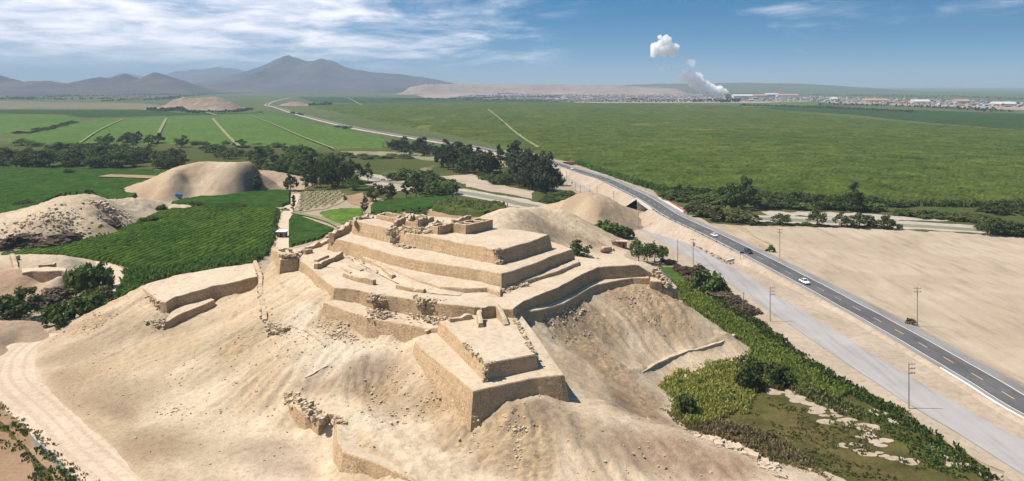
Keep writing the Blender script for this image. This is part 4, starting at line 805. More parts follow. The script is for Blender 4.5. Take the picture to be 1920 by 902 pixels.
# ------------------------------------------------------------------ highway, service road, bridge
HWp = [(2500,1150,.6),(2080,850,.6),(1912,755,.6),(1856,720.5,.6),(1800,688,.6),(1750,659,.6),(1703,632,.6),(1661,609,.6),(1623.5,588,.7),(1587,569,.8),(1555,551,.9),(1517,531,1.1),(1480,512,1.3),(1440,491,1.7),(1398,470,2.4),(1337,440,4.0),(1290,418,5.6),(1257,402,6.8),(1210,372,7.2),(1170,352,6.6),(1133,335,5.5),(1100,325,4.4),(1073,316.5,3.4),(1040,306,2.0),(1000,296,1.0),(930,284.5,.9),(870,272,.9),(740,252,.9),(650,236,.9),(560,214,.9),(515,200,.9),(500,196,.9),(515,189,.9),(545,183,.9)]
hw = catmull([np.array(P(*p)) for p in HWp], 3.0)
hs = sides(hw); arc = np.concatenate([[0], np.cumsum(np.linalg.norm(np.diff(hw[:, :2], axis=0), axis=1))])
# travel runs away from the camera: side +1 is the right shoulder
def loft(name, i0, i1, offs, mat, parent=None, absz=None):
    V = []
    for i in range(i0, i1+1):
        for j, (o_, z_) in enumerate(offs):
            oo = o_(hw[i, 2]) if callable(o_) else o_
            V.append((hw[i, 0]+hs[i, 0]*oo, hw[i, 1]+hs[i, 1]*oo, z_ if (absz and absz[j]) else hw[i, 2]+z_))
    o = meshobj(name, V, grid_faces(len(offs), i1-i0+1), mat); 
    if parent: o.parent = parent
    return o
nH = len(hw)-1
iY = lambda y: int(np.argmin(np.abs(hw[:, 1]-y)+(np.arange(len(hw)) > len(hw)*0.8)*1e6))
b0, b1 = iY(432), iY(466)
hwr = empty('highway', (0, 0, 0)); hwr['kind'] = 'structure'
loft('asphalt', 0, nH, [(-4.3, .02), (0, .09), (4.3, .02)], M['asphalt'], hwr)
loft('paved_shoulder', 0, nH, [(4.3, .01), (8.4, -.06)], M['shoulder'], hwr)
loft('paved_shoulder', 0, nH, [(-5.8, -.05), (-4.3, .01)], M['shoulder'], hwr)
for o_ in (-4.05, 4.15):
    loft('edge_line', 0, iY(900), [(o_-.09, .045), (o_+.09, .045)], M['white_paint'], hwr)
loft('edge_line', 0, iY(205), [(-5.9, -.02), (-5.35, -.02)], M['white_paint'], hwr)
emb = [(8.4, -.07), (9.2, -.2), (lambda z: 9.4+1.5*(z+.4), -.3)]
embl = [(lambda z: -6.8-1.5*(z+.4), -.3), (-6.6, -.2), (-5.8, -.06)]
for (a_, c_) in ((0, b0), (b1, nH)):
    loft('embankment', a_, c_, emb, M['strip'], hwr, [0, 0, 1]); loft('embankment', a_, c_, embl, M['strip'], hwr, [1, 0, 0])
da = 0; dm = bpy.data.meshes.new('centre_dash'); n_d = 0
ph = 3.0
for s0 in np.arange(ph, 760, 12.0):
    i0 = np.searchsorted(arc, s0+math.fmod(0, 1)); i1 = np.searchsorted(arc, s0+4.5)
    pa = []; 
    for sv in (s0, s0+2.25, s0+4.5):
        q = np.array([np.interp(sv, arc, hw[:, c]) for c in range(3)]); sq = np.array([np.interp(sv, arc, hs[:, c]) for c in range(2)]); pa.append((q, sq))
    V = []
    for q, sq in pa:
        for o_ in (-.085, .085): V.append((q[0]+sq[0]*o_, q[1]+sq[1]*o_, q[2]+.11))
    meshobj('centre_dash', V, [(0, 1, 3, 2), (2, 3, 5, 4)], M['yellow_paint'] if pa[0][0][1] < 262 else M['worn_paint'], hwr); n_d += 1
    if n_d > 62: break
SVp = [(2300,1085),(1990,900),(1900,846),(1830,804),(1762,765),(1680,715),(1600,664),(1500,600),(1420,548),(1345,500),(1280,462),(1222,430),(1197,408),(1160,381),(1132,364),(1105,350),(1075,332),(1060,322),(1040,312),(1020,304)]
sv = W2(SVp); tag(ribbon('service_road', sv, 11.6, 0.02, M['service'], 4, 0.06), kind='structure')
tag(ribbon('berm', [(a, b, .3) for a, b, _ in W2([(1192,427),(1215,427),(1240,427),(1265,437)])], 4.5, 0.1, M['strip'], 1.5, 0.5), kind='structure')
# river bridge
brg = empty('road_bridge', (hw[b0, 0], hw[b0, 1], 0), 0, 'concrete highway bridge with a dark opening over the river bed', 'bridge')
def keep_bm(name, V, Fc, mat, par, lab=None):
    o = meshobj(name, V, Fc, mat); keep(o, par)
    if lab: o['label'] = lab
    return o
for s_, nm in ((-5.9, 'fascia'), (8.5, 'fascia')):
    V = []; 
    for i in range(b0-1, b1+2):
        for (o_, z_) in ((s_-.2, .35), (s_+.2, .35), (s_+.2, -1.5), (s_-.2, -1.5)): V.append((hw[i, 0]+hs[i, 0]*o_, hw[i, 1]+hs[i, 1]*o_, hw[i, 2]+z_))
    k_ = b1-b0+3; keep_bm(nm, V, [(i*4+j, i*4+(j+1) % 4, (i+1)*4+(j+1) % 4, (i+1)*4+j) for i in range(k_-1) for j in range(4)]+[(0, 1, 2, 3), tuple((k_-1)*4+j for j in (3, 2, 1, 0))], M['concrete'], brg)
V = []
for i in range(b0-1, b1+2):
    for (o_, z_) in ((-5.7, -.25), (8.3, -.25), (8.3, -1.1), (-5.7, -1.1)): V.append((hw[i, 0]+hs[i, 0]*o_, hw[i, 1]+hs[i, 1]*o_, hw[i, 2]+z_))
keep_bm('deck', V, [(i*4+j, i*4+(j+1) % 4, (i+1)*4+(j+1) % 4, (i+1)*4+j) for i in range(k_-1) for j in range(4)], M['concrete'], brg)
def boxm(cx, cy, cz, sx, sy, sz, ang=0.0):
    q = CUBE*np.array([sx/2, sy/2, sz/2]); ca, sa = math.cos(ang), math.sin(ang)
    return [(cx+a*ca-b*sa, cy+a*sa+b*ca, cz+c) for a, b, c in q]
for i in (b0, b1):
    an = math.atan2(hs[i, 1], hs[i, 0]); cc = hw[i, :2]+hs[i]*1.3
    keep_bm('abutment', boxm(cc[0], cc[1], 2.6, 14.2, 1.4, 6.6, an), CF, M['concrete'], brg)
# wedge of sand in front of the near abutment
i = b0; V = [(hw[i, 0]+hs[i, 0]*o_, hw[i, 1]+hs[i, 1]*o_+dy_, z_) for o_, dy_, z_ in ((-6.2, 0, 5.4), (8, 0, 5.4), (-16, 3, -.3), (-8, 26, -.3), (8, 26, -.3))]
keep_bm('sand_slope', V, [(0, 1, 4, 3), (0, 3, 2)], M['strip'], brg)
# guard rails
def guard(i0, i1, off, label, every=4):
    g_ = empty('guard_rail', (hw[i0, 0], hw[i0, 1], hw[i0, 2]), 0, label, 'guard rail', 'guard rails along the highway')
    V = []
    for i in range(i0, i1+1):
        for (o_, z_) in ((off, .45), (off+.06, .6), (off, .78), (off-.05, .6)): V.append((hw[i, 0]+hs[i, 0]*o_, hw[i, 1]+hs[i, 1]*o_, hw[i, 2]+z_))
    k__ = i1-i0+1; keep(meshobj('rail', V, [(a*4+j, a*4+(j+1) % 4, (a+1)*4+(j+1) % 4, (a+1)*4+j) for a in range(k__-1) for j in range(4)], M['metal']), g_)
    me = bpy.data.meshes.new('post'); me.from_pydata(boxm(0, 0, .2, .22, .22, 1.2), [], CF); me.materials.append(M['dark'])
    for i in range(i0, i1+1, every//2):
        o = bpy.data.objects.new('post', me); C.objects.link(o); o.location = (hw[i, 0]+hs[i, 0]*(off-.18), hw[i, 1]+hs[i, 1]*(off-.18), hw[i, 2]); keep(o, g_)
guard(iY(345), iY(430), -5.6, 'steel guard rail along the left edge of the highway before the bridge')
guard(iY(470), iY(640), -5.6, 'steel guard rail along the left edge of the highway beyond the bridge')
# red and white barrier beside the bridge on the far side
M['red'] = plain('red_plastic', (0.45, 0.10, 0.06)); M['green_net'] = plain('green_netting', (0.03, 0.22, 0.14)); M['blue'] = plain('blue_tarp', (0.05, 0.18, 0.45))
bar = empty('barrier', P(1250, 384, 4), 0, 'low white and red barrier on the far side of the bridge', 'barrier')
for nm, mt, o_, hh in (('white_rail', M['white_paint'], 9.6, 1.1), ('red_rail', M['red'], 10.5, 1.5)):
    V = []; i0_, i1_ = iY(418), iY(455)
    for i in range(i0_, i1_+1):
        for (a_, z_) in ((o_, -3), (o_, hh-.8), (o_+.4, hh-.8), (o_+.4, -3)): V.append((hw[i, 0]+hs[i, 0]*a_, hw[i, 1]+hs[i, 1]*a_, hw[i, 2]+z_))
    k__ = i1_-i0_+1; keep(meshobj(nm, V, [(a*4+j, a*4+(j+1) % 4, (a+1)*4+(j+1) % 4, (a+1)*4+j) for a in range(k__-1) for j in range(4)]+[(0,1,2,3)], mt), bar)
# ------------------------------------------------------------------ vegetation
M['leaf_dark'] = leafy('dark_foliage', (0.055, 0.080, 0.022), (0.085, 0.115, 0.032), (0.13, 0.165, 0.052), 0.5)
M['leaf_mid'] = leafy('green_foliage', (0.080, 0.125, 0.028), (0.12, 0.17, 0.042), (0.16, 0.21, 0.065), 0.4)
M['leaf_euc'] = leafy('greygreen_foliage', (0.050, 0.070, 0.032), (0.078, 0.10, 0.048), (0.12, 0.14, 0.075), 0.3)
M['leaf_olive'] = leafy('olive_foliage', (0.12, 0.14, 0.04), (0.16, 0.17, 0.06), (0.22, 0.21, 0.09), 0.3, 0.3)
M['leaf_lime'] = leafy('bright_reeds', (0.27, 0.36, 0.06), (0.34, 0.42, 0.08), (0.42, 0.48, 0.14), 0.12, 0.4)
M['leaf_yellow'] = leafy('yellow_reeds', (0.36, 0.36, 0.075), (0.24, 0.28, 0.06), (0.42, 0.40, 0.14), 0.15, 0.4)
M['leaf_brown'] = leafy('dry_reeds', (0.29, 0.22, 0.115), (0.20, 0.165, 0.08), (0.38, 0.30, 0.17), 0.15, 0.35)
M['leaf_dry'] = leafy('dry_brush', (0.12, 0.09, 0.06), (0.17, 0.12, 0.085), (0.22, 0.17, 0.12), 0.4)
M['leaf_cane'] = leafy('cane_leaves', (0.085, 0.18, 0.032), (0.13, 0.23, 0.05), (0.18, 0.28, 0.075), 0.15, 0.4)
M['leaf_pink'] = leafy('reddish_foliage', (0.22, 0.10, 0.08), (0.16, 0.12, 0.07), (0.25, 0.16, 0.12), 0.4)
M['bark'] = plain('bark', (0.17, 0.13, 0.09), 0.9, sc=6)

def leaf_cloud(c, nrm, size, r, up=0.3, squash=0.6):
    """one pointed leaf-spray quad per centre c, facing roughly nrm"""
    k = len(c); a = nrm+r.normal(0, 0.55, (k, 3)); a /= np.linalg.norm(a, axis=1)[:, None]+1e-9
    b = np.cross(a, r.normal(0, 1, (k, 3))); b /= np.linalg.norm(b, axis=1)[:, None]+1e-9; d = np.cross(a, b)
    s = (size*(0.6+0.8*r.rand(k)))[:, None]
    V = np.stack([c-b*s, c-d*s*squash, c+b*s, c+d*s*squash], 1).reshape(-1, 3)
    return V, np.arange(k*4).reshape(k, 4)
def crown_mesh(name, kind, seed, n=900):
    r = np.random.RandomState(seed); cl = []
    if kind == 'round':      # unit tree: height 1, half width about 0.45
        for i in range(30):
            d = r.normal(0, 1, 3); d /= np.linalg.norm(d); d[2] = abs(d[2])*1.15-0.55 if i % 3 else d[2]; q = 0.36*(0.45+0.55*r.rand()**.4)
            cl.append((d[0]*q*1.1, d[1]*q*1.1, 0.50+d[2]*0.40, 0.10+0.07*r.rand()))
    elif kind == 'tall':
        for i in range(34):
            t = r.rand(); q = 0.20*math.sin(math.pi*min(1, 0.12+t*0.9))**0.6*(0.4+0.7*r.rand()); a = r.rand()*6.28
            cl.append((math.cos(a)*q, math.sin(a)*q, 0.22+0.72*t, 0.055+0.045*r.rand()))
    elif kind == 'poplar':
        for i in range(26):
            t = r.rand(); q = 0.10*math.sin(math.pi*min(1, 0.15+t*0.85))**0.7*r.rand(); a = r.rand()*6.28
            cl.append((math.cos(a)*q, math.sin(a)*q, 0.1+0.82*t, 0.05+0.04*r.rand()))
    elif kind == 'bush':
        for i in range(26):
            a = r.rand()*6.28; q = 0.55*math.sqrt(r.rand()); cl.append((math.cos(a)*q, math.sin(a)*q, (0.25+0.55*r.rand())*(1-0.9*q*q), 0.16+0.10*r.rand()))
    elif kind == 'willow':
        for i in range(30):
            a = r.rand()*6.28; q = 0.42*math.sqrt(r.rand()); cl.append((math.cos(a)*q, math.sin(a)*q, 0.45+0.42*r.rand()*(1-q), 0.09+0.06*r.rand()))
    Cc = []; Nn = []
    per = n//len(cl)
    for (x, y, z, s) in cl:
        d = r.normal(0, 1, (per, 3)); d /= np.linalg.norm(d, axis=1)[:, None]; q = r.rand(per)[:, None]**0.33
        st = np.array([1, 1, 0.8]) if kind != 'willow' else np.array([.8, .8, 1.7])
        Cc.append(np.array([x, y, z])+d*q*s*st); Nn.append(d*np.array([1, 1, 1])+np.array([0, 0, .5]))
    Cc = np.concatenate(Cc); Nn = np.concatenate(Nn); Nn /= np.linalg.norm(Nn, axis=1)[:, None]+1e-9
    sz = {'round': .046, 'tall': .034, 'poplar': .030, 'bush': .085, 'willow': .04}[kind]
    V, f = leaf_cloud(Cc, Nn, sz, r)
    me = bpy.data.meshes.new(name); me.from_pydata(V.tolist(), [], f.tolist()); return me, cl
def tube(V, Fc, a, b, ra, rb, k=5):
    a = Vector(a); b = Vector(b); d = (b-a).normalized(); u = d.orthogonal().normalized(); v = d.cross(u); n0 = len(V)
    for p, rr in ((a, ra), (b, rb)):
        for i in range(k):
            t = 6.283*i/k; V.append(tuple(p+u*math.cos(t)*rr+v*math.sin(t)*rr))
    for i in range(k): Fc.append((n0+i, n0+(i+1) % k, n0+k+(i+1) % k, n0+k+i))
def trunk_mesh(name, cl, kind, seed):
    r = random.Random(seed); V = []; Fc = []; top = {'round': .42, 'tall': .75, 'poplar': .8, 'bush': .12, 'willow': .4}[kind]; w_ = {'round': .035, 'tall': .02, 'poplar': .016, 'bush': .03, 'willow': .03}[kind]
    pts = [(0, 0, -0.03), (r.uniform(-.02, .02), r.uniform(-.02, .02), top*.5), (r.uniform(-.03, .03), r.uniform(-.03, .03), top)]
    tube(V, Fc, pts[0], pts[1], w_, w_*.75); tube(V, Fc, pts[1], pts[2], w_*.75, w_*.45)
    for c in r.sample(cl, min(7, len(cl))):
        s = pts[1] if (kind != 'bush' and r.random() < .6 and c[2] < top) else (pts[2] if kind != 'bush' else pts[0]); tube(V, Fc, s, c[:3], w_*.4, w_*.15, 4)
    me = bpy.data.meshes.new(name); me.from_pydata(V, [], Fc); me.materials.append(M['bark']); return me
PROTO = {}
def proto(kind, mat, var):
    key = (kind, mat, var)
    if key not in PROTO:
        cm, cl = crown_mesh('crown', kind, 11+var*7+len(kind), 1000 if kind in ('round', 'willow') else 760); cm.materials.append(M[mat]); PROTO[key] = (cm, trunk_mesh('trunk', cl, kind, var+3))
    return PROTO[key]
tr_n = 0
def tree(x, y, z, h, wd, kind, mat, label, group=None, name=None, cat='tree'):
    """h height, wd width in metres"""
    global tr_n; tr_n += 1
    natural = {'round': .86, 'tall': .45, 'poplar': .27, 'bush': 1.35, 'willow': .95}[kind]; sx = wd/natural
    cm, tm = proto(kind, mat, tr_n % 3)
    nm = name or {'round': 'broadleaf_tree', 'tall': 'eucalyptus_tree', 'poplar': 'slender_tree', 'bush': 'shrub', 'willow': 'drooping_tree'}[kind]
    o = empty(nm, (x, y, z), 0, label, cat if kind != 'bush' else 'shrub', group); o.scale = (sx, sx, h)
    for nm2, me in (('trunk' if kind != 'bush' else 'stem', tm), ('crown', cm)):
        c = bpy.data.objects.new(nm2, me); C.objects.link(c); c.parent = o; 
        c.rotation_euler[2] = rng.rand()*6.28 if nm2 == 'crown' else 0
    return o
def treep(px, py, hpx, wpx, kind, mat, label, group=None, z=0.0, **kw):
    x, y, z = P(px, py, z); s = y/F; return tree(x, y, z-0.2, hpx*s*1.14, wpx*s*1.14, kind, mat, label, group, **kw)
# --- singled-out trees (photo columns and rows of their feet)
for t in [
 (1391,392,60,46,'round','leaf_dark','tallest dark round tree at the edge of the big cane field, right of the highway'),
 (1603,396,50,27,'tall','leaf_dark','tall narrow dark tree standing alone above the riverside scrub on the right'),
 (1370,394,34,30,'bush','leaf_dark','dark bush at the foot of the tallest round tree'),
 (1412,419,20,28,'round','leaf_olive','small tree at the left end of the row edging the bare field'),
 (1466,421,20,34,'round','leaf_dark','low spreading dark tree in the row edging the bare field'),
 (1533,423,33,32,'round','leaf_mid','largest green tree in the row edging the bare field'),
 (1578,424,27,26,'round','leaf_dark','dark tree right of the largest one edging the bare field'),
 (1611,426,26,40,'round','leaf_dark','wide dark tree in the middle of the row edging the bare field'),
 (1638,427,20,18,'round','leaf_olive','small olive green tree beside the wide dark one'),
 (1664,429,24,26,'round','leaf_dark','small dark tree with a bare reddish top beside the bare field'),
 (1661,418,16,16,'bush','leaf_pink','bare reddish treetop at the right end of the tree row'),
 (1687,430,11,12,'bush','leaf_mid','single small round bush at the right end of the tree row'),
 (1198,492,34,34,'willow','leaf_dark','leftmost of the drooping trees on the lawn behind the fortress'),
 (1213,497,40,30,'willow','leaf_dark','drooping tree with visible trunk second from left on the lawn'),
 (1228,492,36,34,'willow','leaf_dark','third drooping tree on the lawn behind the fortress'),
 (1240,494,32,28,'willow','leaf_mid','rightmost drooping tree with an open crown on the lawn'),
 (1192,470,22,20,'round','leaf_mid','small pale green tree behind the drooping trees'),
 (550,395,28,9,'poplar','leaf_dark','dark columnar tree beside the parked truck on the dirt track'),
 (545,358,32,24,'round','leaf_dark','dark tree at the corner of the narrow green field'),
 (572,357,34,17,'tall','leaf_dark','tall dark tree left of the dense black grove'),
 (684,400,30,14,'tall','leaf_dark','slim dark tree beside the dark green crop plot'),
 (705,376,32,32,'round','leaf_dark','left one of two round dark trees behind the crop plot'),
 (727,374,30,26,'round','leaf_dark','right one of two round dark trees behind the crop plot'),
 (735,373,26,15,'tall','leaf_dark','narrow dark tree touching the pair of round ones'),
 (762,370,30,18,'tall','leaf_dark','left dark tree of the two in front of the scrub thicket'),
 (780,371,42,28,'tall','leaf_dark','tall dark tree in front of the scrub thicket'),
 (666,356,28,30,'round','leaf_mid','round green tree at the edge of the fallow plot'),
 (666,343,40,36,'round','leaf_dark','big round dark tree left of the grey river pool'),
 (690,340,32,16,'tall','leaf_mid','upright bamboo-like tree left of the grey river pool'),
 (935,298,26,10,'poplar','leaf_dark','lone palm like tree rising beside the highway'),
 (1447,472,14,12,'bush','leaf_mid','small green bush at the corner of the drain wall'),
 (1706,609,13,20,'bush','leaf_dry','dry grey bush at the foot of the pole beside the bare field'),
 (1405,728,40,48,'bush','leaf_dark','left one of two dark green bushes in the reeds'),
 (1412,704,34,36,'bush','leaf_dark','dark bush behind the left one of the two in the reeds'),
 (1462,720,40,50,'bush','leaf_dark','right one of two dark green bushes in the reeds'),
 (1287,775,36,42,'bush','leaf_dark','single dark green bush near the foot of the sandy hill'),
 (1132,440,28,34,'bush','leaf_mid','green bush at the left of the clump below the sand mound'),
 (1150,444,30,40,'bush','leaf_mid','green bush in the middle of the clump below the sand mound'),
 (1168,446,24,34,'bush','leaf_mid','green bush at the right of the clump below the sand mound'),
 (1182,445,18,16,'bush','leaf_pink','small reddish bush beside the brick hut'),
 (1062,470,22,50,'bush','leaf_mid','low green bush showing behind the right end of the middle terrace'),
 (1084,487,34,44,'round','leaf_dark','dark round bush tree behind the right end of the middle terrace'),
 (540,560-180,0,0,'','',''),
 (30,600,60,80,'round','leaf_dark','big dark broadleaf tree at the left edge, leftmost of the pair'),
 (-12,604,50,60,'round','leaf_dark','dark tree cut by the left edge of the picture'),
 (152,556,58,62,'bush','leaf_mid','left rounded bush of the hedge by the bending dirt road'),
 (176,552,62,54,'bush','leaf_mid','middle rounded bush of the hedge by the bending dirt road'),
 (192,540,44,40,'bush','leaf_dark','right rounded bush of the hedge by the bending dirt road'),
 (112,611,42,64,'bush','leaf_mid','low green bush at the near left end of the hedge'),
 (158,594,46,74,'bush','leaf_mid','bright green bush in the near part of the hedge'),
 (186,572,40,46,'bush','leaf_olive','olive bush at the near right end of the hedge'),
 (110,560,22,60,'bush','leaf_dry','greyish dry brush left of the hedge'),
 (70,575,20,60,'bush','leaf_dry','dry brush lying between the dark tree and the hedge'),
 (70,461,24,120,'bush','leaf_dry','wide dry brown brush at the foot of the rocky outcrop'),
 (30,463,14,60,'bush','leaf_olive','low olive brush at the lower left foot of the rocky outcrop'),
 (188,433,20,64,'bush','leaf_dry','dry brown brush in the hollow of the rocky outcrop'),
 (278,418,16,30,'bush','leaf_mid','dark bush at the right foot of the rocky outcrop'),
 (303,397,14,20,'bush','leaf_dark','dark round bush on the tail of the rocky outcrop'),
 (367,388,12,30,'bush','leaf_dark','dark bush between the outcrop and the narrow field'),
 (452,389,9,18,'bush','leaf_olive','small bush on the boundary of the narrow green field'),
 (44,386,12,36,'bush','leaf_dark','low dark bush in the field at far left'),
 (130,327,12,22,'bush','leaf_mid','lone bush in the dark green field at far left'),
 (165,366,12,14,'bush','leaf_dark','small tree peeking over the rocky outcrop'),
 (398,362,22,44,'bush','leaf_olive','green bush growing on the flank of the brown mound'),
 (365,362,14,36,'bush','leaf_dry','dry brush left of the green bush on the brown mound'),
 (453,357,16,30,'bush','leaf_dark','dark bush right of the brown mound'),
 (480,360,30,24,'tall','leaf_dark','dark upright tree at the right foot of the brown mound'),
 (500,352,14,30,'bush','leaf_dark','dark bush at the right end of the brown mound'),
 (1325,548,44,50,'bush','leaf_mid','banana clump with big leaves beside the lawn'),
 (1312,528,34,34,'bush','leaf_dry','dry brown tree above the banana clump'),
 (1352,550,28,28,'bush','leaf_dark','dark bush right of the banana clump'),
 (70,545,0,0,'','','')]:
    if t[4]: treep(*t)
# reused groups: thickets with a random but even spread inside photo polygons
def thicket(poly, n_, hpx, wpx, kinds, label, group, seed, mind=5.0, zfun=None):
    r = np.random.RandomState(seed); q = W2(poly); xs = [a[0] for a in q]; ys_ = [a[1] for a in q]; pl = []; t_ = 0
    bx0, bx1 = min(a for a, b in poly), max(a for a, b in poly); by0, by1 = min(b for a, b in poly), max(b for a, b in poly)
    pxy = []
    while len(pxy) < n_ and t_ < n_*60:
        t_ += 1; a = r.uniform(bx0, bx1); b = r.uniform(by0, by1)
        if not pip(np.array([a]), np.array([b]), poly)[0]: continue
        if any(abs(a-c)/mind+abs(b-d)/(mind*.45) < 1 for c, d in pxy): continue
        pxy.append((a, b))
    xs_ = sorted(a for a, b in pxy); ys2 = sorted(b for a, b in pxy); ws = ['at the left end', 'left of the middle', 'near the middle', 'right of the middle', 'at the right end']
    for a, b in sorted(pxy, key=lambda q: q[1]):
        kd, mt = kinds[r.randint(len(kinds))]; s = r.uniform(.7, 1.25)
        size = 'small' if s < .88 else ('big' if s > 1.08 else 'middling'); row = 'back' if b < ys2[len(ys2)//2] else 'front'
        tone = {'leaf_dark': 'dark', 'leaf_mid': 'green', 'leaf_olive': 'olive', 'leaf_euc': 'grey green', 'leaf_dry': 'dry', 'leaf_pink': 'reddish'}[mt]; w5 = ws[min(4, int(5*xs_.index(a)/len(xs_)))]
        lab = '%s %s %s, %s row, %s of the %s' % (size, tone, {'round': 'tree', 'tall': 'tall tree', 'poplar': 'thin tree', 'bush': 'bush', 'willow': 'tree'}[kd], row, w5, group)
        wf = {'round': 1, 'tall': .6, 'poplar': .35, 'bush': 1.2, 'willow': 1}[kd]; hf = {'bush': .65}.get(kd, 1)
        treep(a, b, hpx*s*hf, wpx*s*wf*r.uniform(.85, 1.2), kd, mt, ' '.join(lab.split()[:16]), group)
R_, T_, B_, U_ = ('round', 'leaf_dark'), ('tall', 'leaf_dark'), ('bush', 'leaf_mid'), ('round', 'leaf_mid')
thicket([(-20,303),(200,303),(340,300),(340,316),(180,317),(-20,315)], 42, 24, 32, [R_, R_, U_, U_], 'rounded tree in the dense dark belt behind the left field', 'trees of the dark belt behind the left field', 1, 12)
thicket([(-20,284),(200,282),(420,284),(520,286),(520,298),(330,303),(-20,302)], 34, 14, 22, [R_, U_, U_, B_], 'small tree in the scrub between the pale far field and the dark belt', 'scrub trees beyond the dark belt', 2, 13)
thicket([(180,268),(340,266),(360,276),(180,277)], 9, 20, 22, [R_, T_, U_], 'tree on the near border of the pale far field, left of its middle track', 'trees bordering the pale far field', 3, 14)
thicket([(40,268),(170,274),(170,279),(40,276)], 6, 10, 22, [B_, U_], 'low bush on the left border of the pale far field', 'low bushes on the left border', 4, 14)
thicket([(365,268),(460,270),(560,276),(540,283),(380,281)], 16, 9, 18, [B_, B_, U_], 'low bush right of the middle track below the pale far field', 'bushes below the pale far field', 5, 9)
thicket([(430,298),(530,296),(640,300),(640,318),(560,335),(525,345),(500,330),(470,308)], 32, 22, 28, [R_, U_, B_, U_], 'tree in the thicket between the brown mound and the river pool', 'trees between the brown mound and the river', 6, 10)
thicket([(580,330),(660,336),(655,355),(585,358)], 22, 38, 22, [T_, T_, R_], 'tall dark tree of the dense grove behind the vineyard', 'dense dark grove behind the vineyard', 7, 9)
thicket([(735,335),(800,330),(830,345),(860,368),(800,372),(770,352)], 22, 20, 26, [B_, U_, B_, U_], 'green shrubby tree in the thicket right of the river pool', 'thicket right of the river pool', 8, 10)
thicket([(520,284),(620,290),(740,290),(780,300),(740,300),(600,298)], 14, 8, 22, [B_, ('bush', 'leaf_olive')], 'low bush along the sandy bar of the river', 'bushes along the sandy bar', 9, 12)
E_ = ('tall', 'leaf_euc'); E2 = ('round', 'leaf_euc'); 
thicket([(730,279),(800,284),(900,302),(890,310),(830,300),(730,286)], 22, 26, 26, [E2, E2, E_], 'grey green tree in the long row beside the highway', 'long row of trees beside the highway', 10, 9)
thicket([(840,300),(900,304),(945,318),(940,328),(850,326),(820,318)], 22, 34, 32, [E2, R_, E_], 'dark tree in the middle group of the highway tree row', 'middle group of the highway tree row', 11, 9)
thicket([(955,322),(1000,330),(1040,344),(1040,364),(985,356),(960,340)], 26, 50, 36, [E2, E_, E2], 'tall grey green eucalyptus in the dense clump nearest the highway', 'eucalyptus clump nearest the highway', 12, 8)
thicket([(900,335),(950,334),(980,350),(930,348)], 10, 18, 24, [B_, U_], 'bright green bush in front of the eucalyptus clump', 'bushes in front of the eucalyptus', 13, 10)
thicket([(1232,363),(1300,365),(1370,372),(1375,382),(1300,384),(1240,372)], 24, 20, 26, [('bush', 'leaf_mid'), R_, ('bush', 'leaf_dark')], 'banana like bush in the dark belt right of the bridge', 'dark belt right of the bridge', 14, 9)
thicket([(1310,392),(1370,400),(1420,412),(1400,420),(1335,415),(1300,400)], 14, 22, 30, [('bush', 'leaf_olive'), B_, ('round', 'leaf_olive')], 'olive brown bush between the highway and the bare field', 'olive bushes between highway and bare field', 15, 11)
thicket([(1400,378),(1560,382),(1650,388),(1650,398),(1500,394),(1410,390)], 34, 18, 24, [('bush', 'leaf_mid'), ('bush', 'leaf_dark'), R_], 'bush in the dark green belt at the edge of the big cane field', 'belt at the edge of the big cane field', 16, 10)
thicket([(1400,370),(1520,376),(1700,384),(1700,389),(1500,382)], 22, 14, 20, [R_, ('bush', 'leaf_dark')], 'small dark tree lining the near edge of the big cane field', 'trees lining the big cane field', 17, 12)
thicket([(1680,398),(1760,402),(1850,410),(1840,418),(1760,412),(1680,407)], 20, 18, 22, [('bush', 'leaf_mid'), ('bush', 'leaf_olive')], 'reed like bush right of the tall narrow tree', 'reedy bushes right of the tall narrow tree', 18, 10)
thicket([(1830,384),(1980,392),(1980,410),(1850,402)], 16, 16, 26, [('bush', 'leaf_dark'), R_], 'dark bush at the right edge below the cane field', 'dark bushes at the right edge', 19, 12)
thicket([(1840,430),(1960,440),(1960,448),(1836,440)], 12, 26, 34, [('bush', 'leaf_dark'), ('round', 'leaf_dark')], 'dense dark shrub at the far right corner of the bare field', 'dense shrubs at the far right corner', 20, 12)
thicket([(1395,417),(1520,421),(1670,428),(1670,431),(1520,425),(1395,421)], 26, 8, 12, [('bush', 'leaf_dark')], 'tiny dark bush under the tree row edging the bare field', 'tiny bushes edging the bare field', 21, 7)
thicket([(20,250),(60,246),(110,236),(140,228),(145,232),(70,250)], 16, 7, 12, [('bush', 'leaf_dark')], 'dark bush in the slanting hedge at far left', 'slanting hedge at far left', 22, 7)
thicket([(545,212),(560,214),(570,217),(565,219)], 4, 5, 7, [('bush', 'leaf_dark')], 'tiny bush on the verge of the distant highway', 'bushes on the distant highway verge', 23, 5)
thicket([(628,236),(655,240),(650,242),(628,239)], 5, 5, 8, [('bush', 'leaf_dark')], 'dark bush on the left verge of the highway in mid distance', 'bushes on the left verge', 24, 5)
thicket([(1290,518),(1300,512),(1350,540),(1420,590),(1400,592),(1340,552)], 14, 16, 26, [('bush', 'leaf_dry')], 'dry brown brush along the strip beside the service road', 'dry brush beside the service road', 25, 10)
thicket([(1240,488),(1270,492),(1292,508),(1280,512)], 12, 10, 14, [('bush', 'leaf_dry')], 'dry bush along the upper border of the lawn', 'dry bushes bordering the lawn', 26, 7)
thicket([(1042,362),(1075,368),(1050,380),(1000,384),(1020,372)], 9, 12, 22, [B_], 'green bush in front of the conical sand mound', 'bushes before the sand mound', 27, 10)
thicket([(720,400),(800,396),(800,404),(730,412)], 12, 9, 15, [('bush', 'leaf_dark'), B_], 'banana like bush just behind the topmost ruins', 'bushes just behind the topmost ruins', 28, 8)
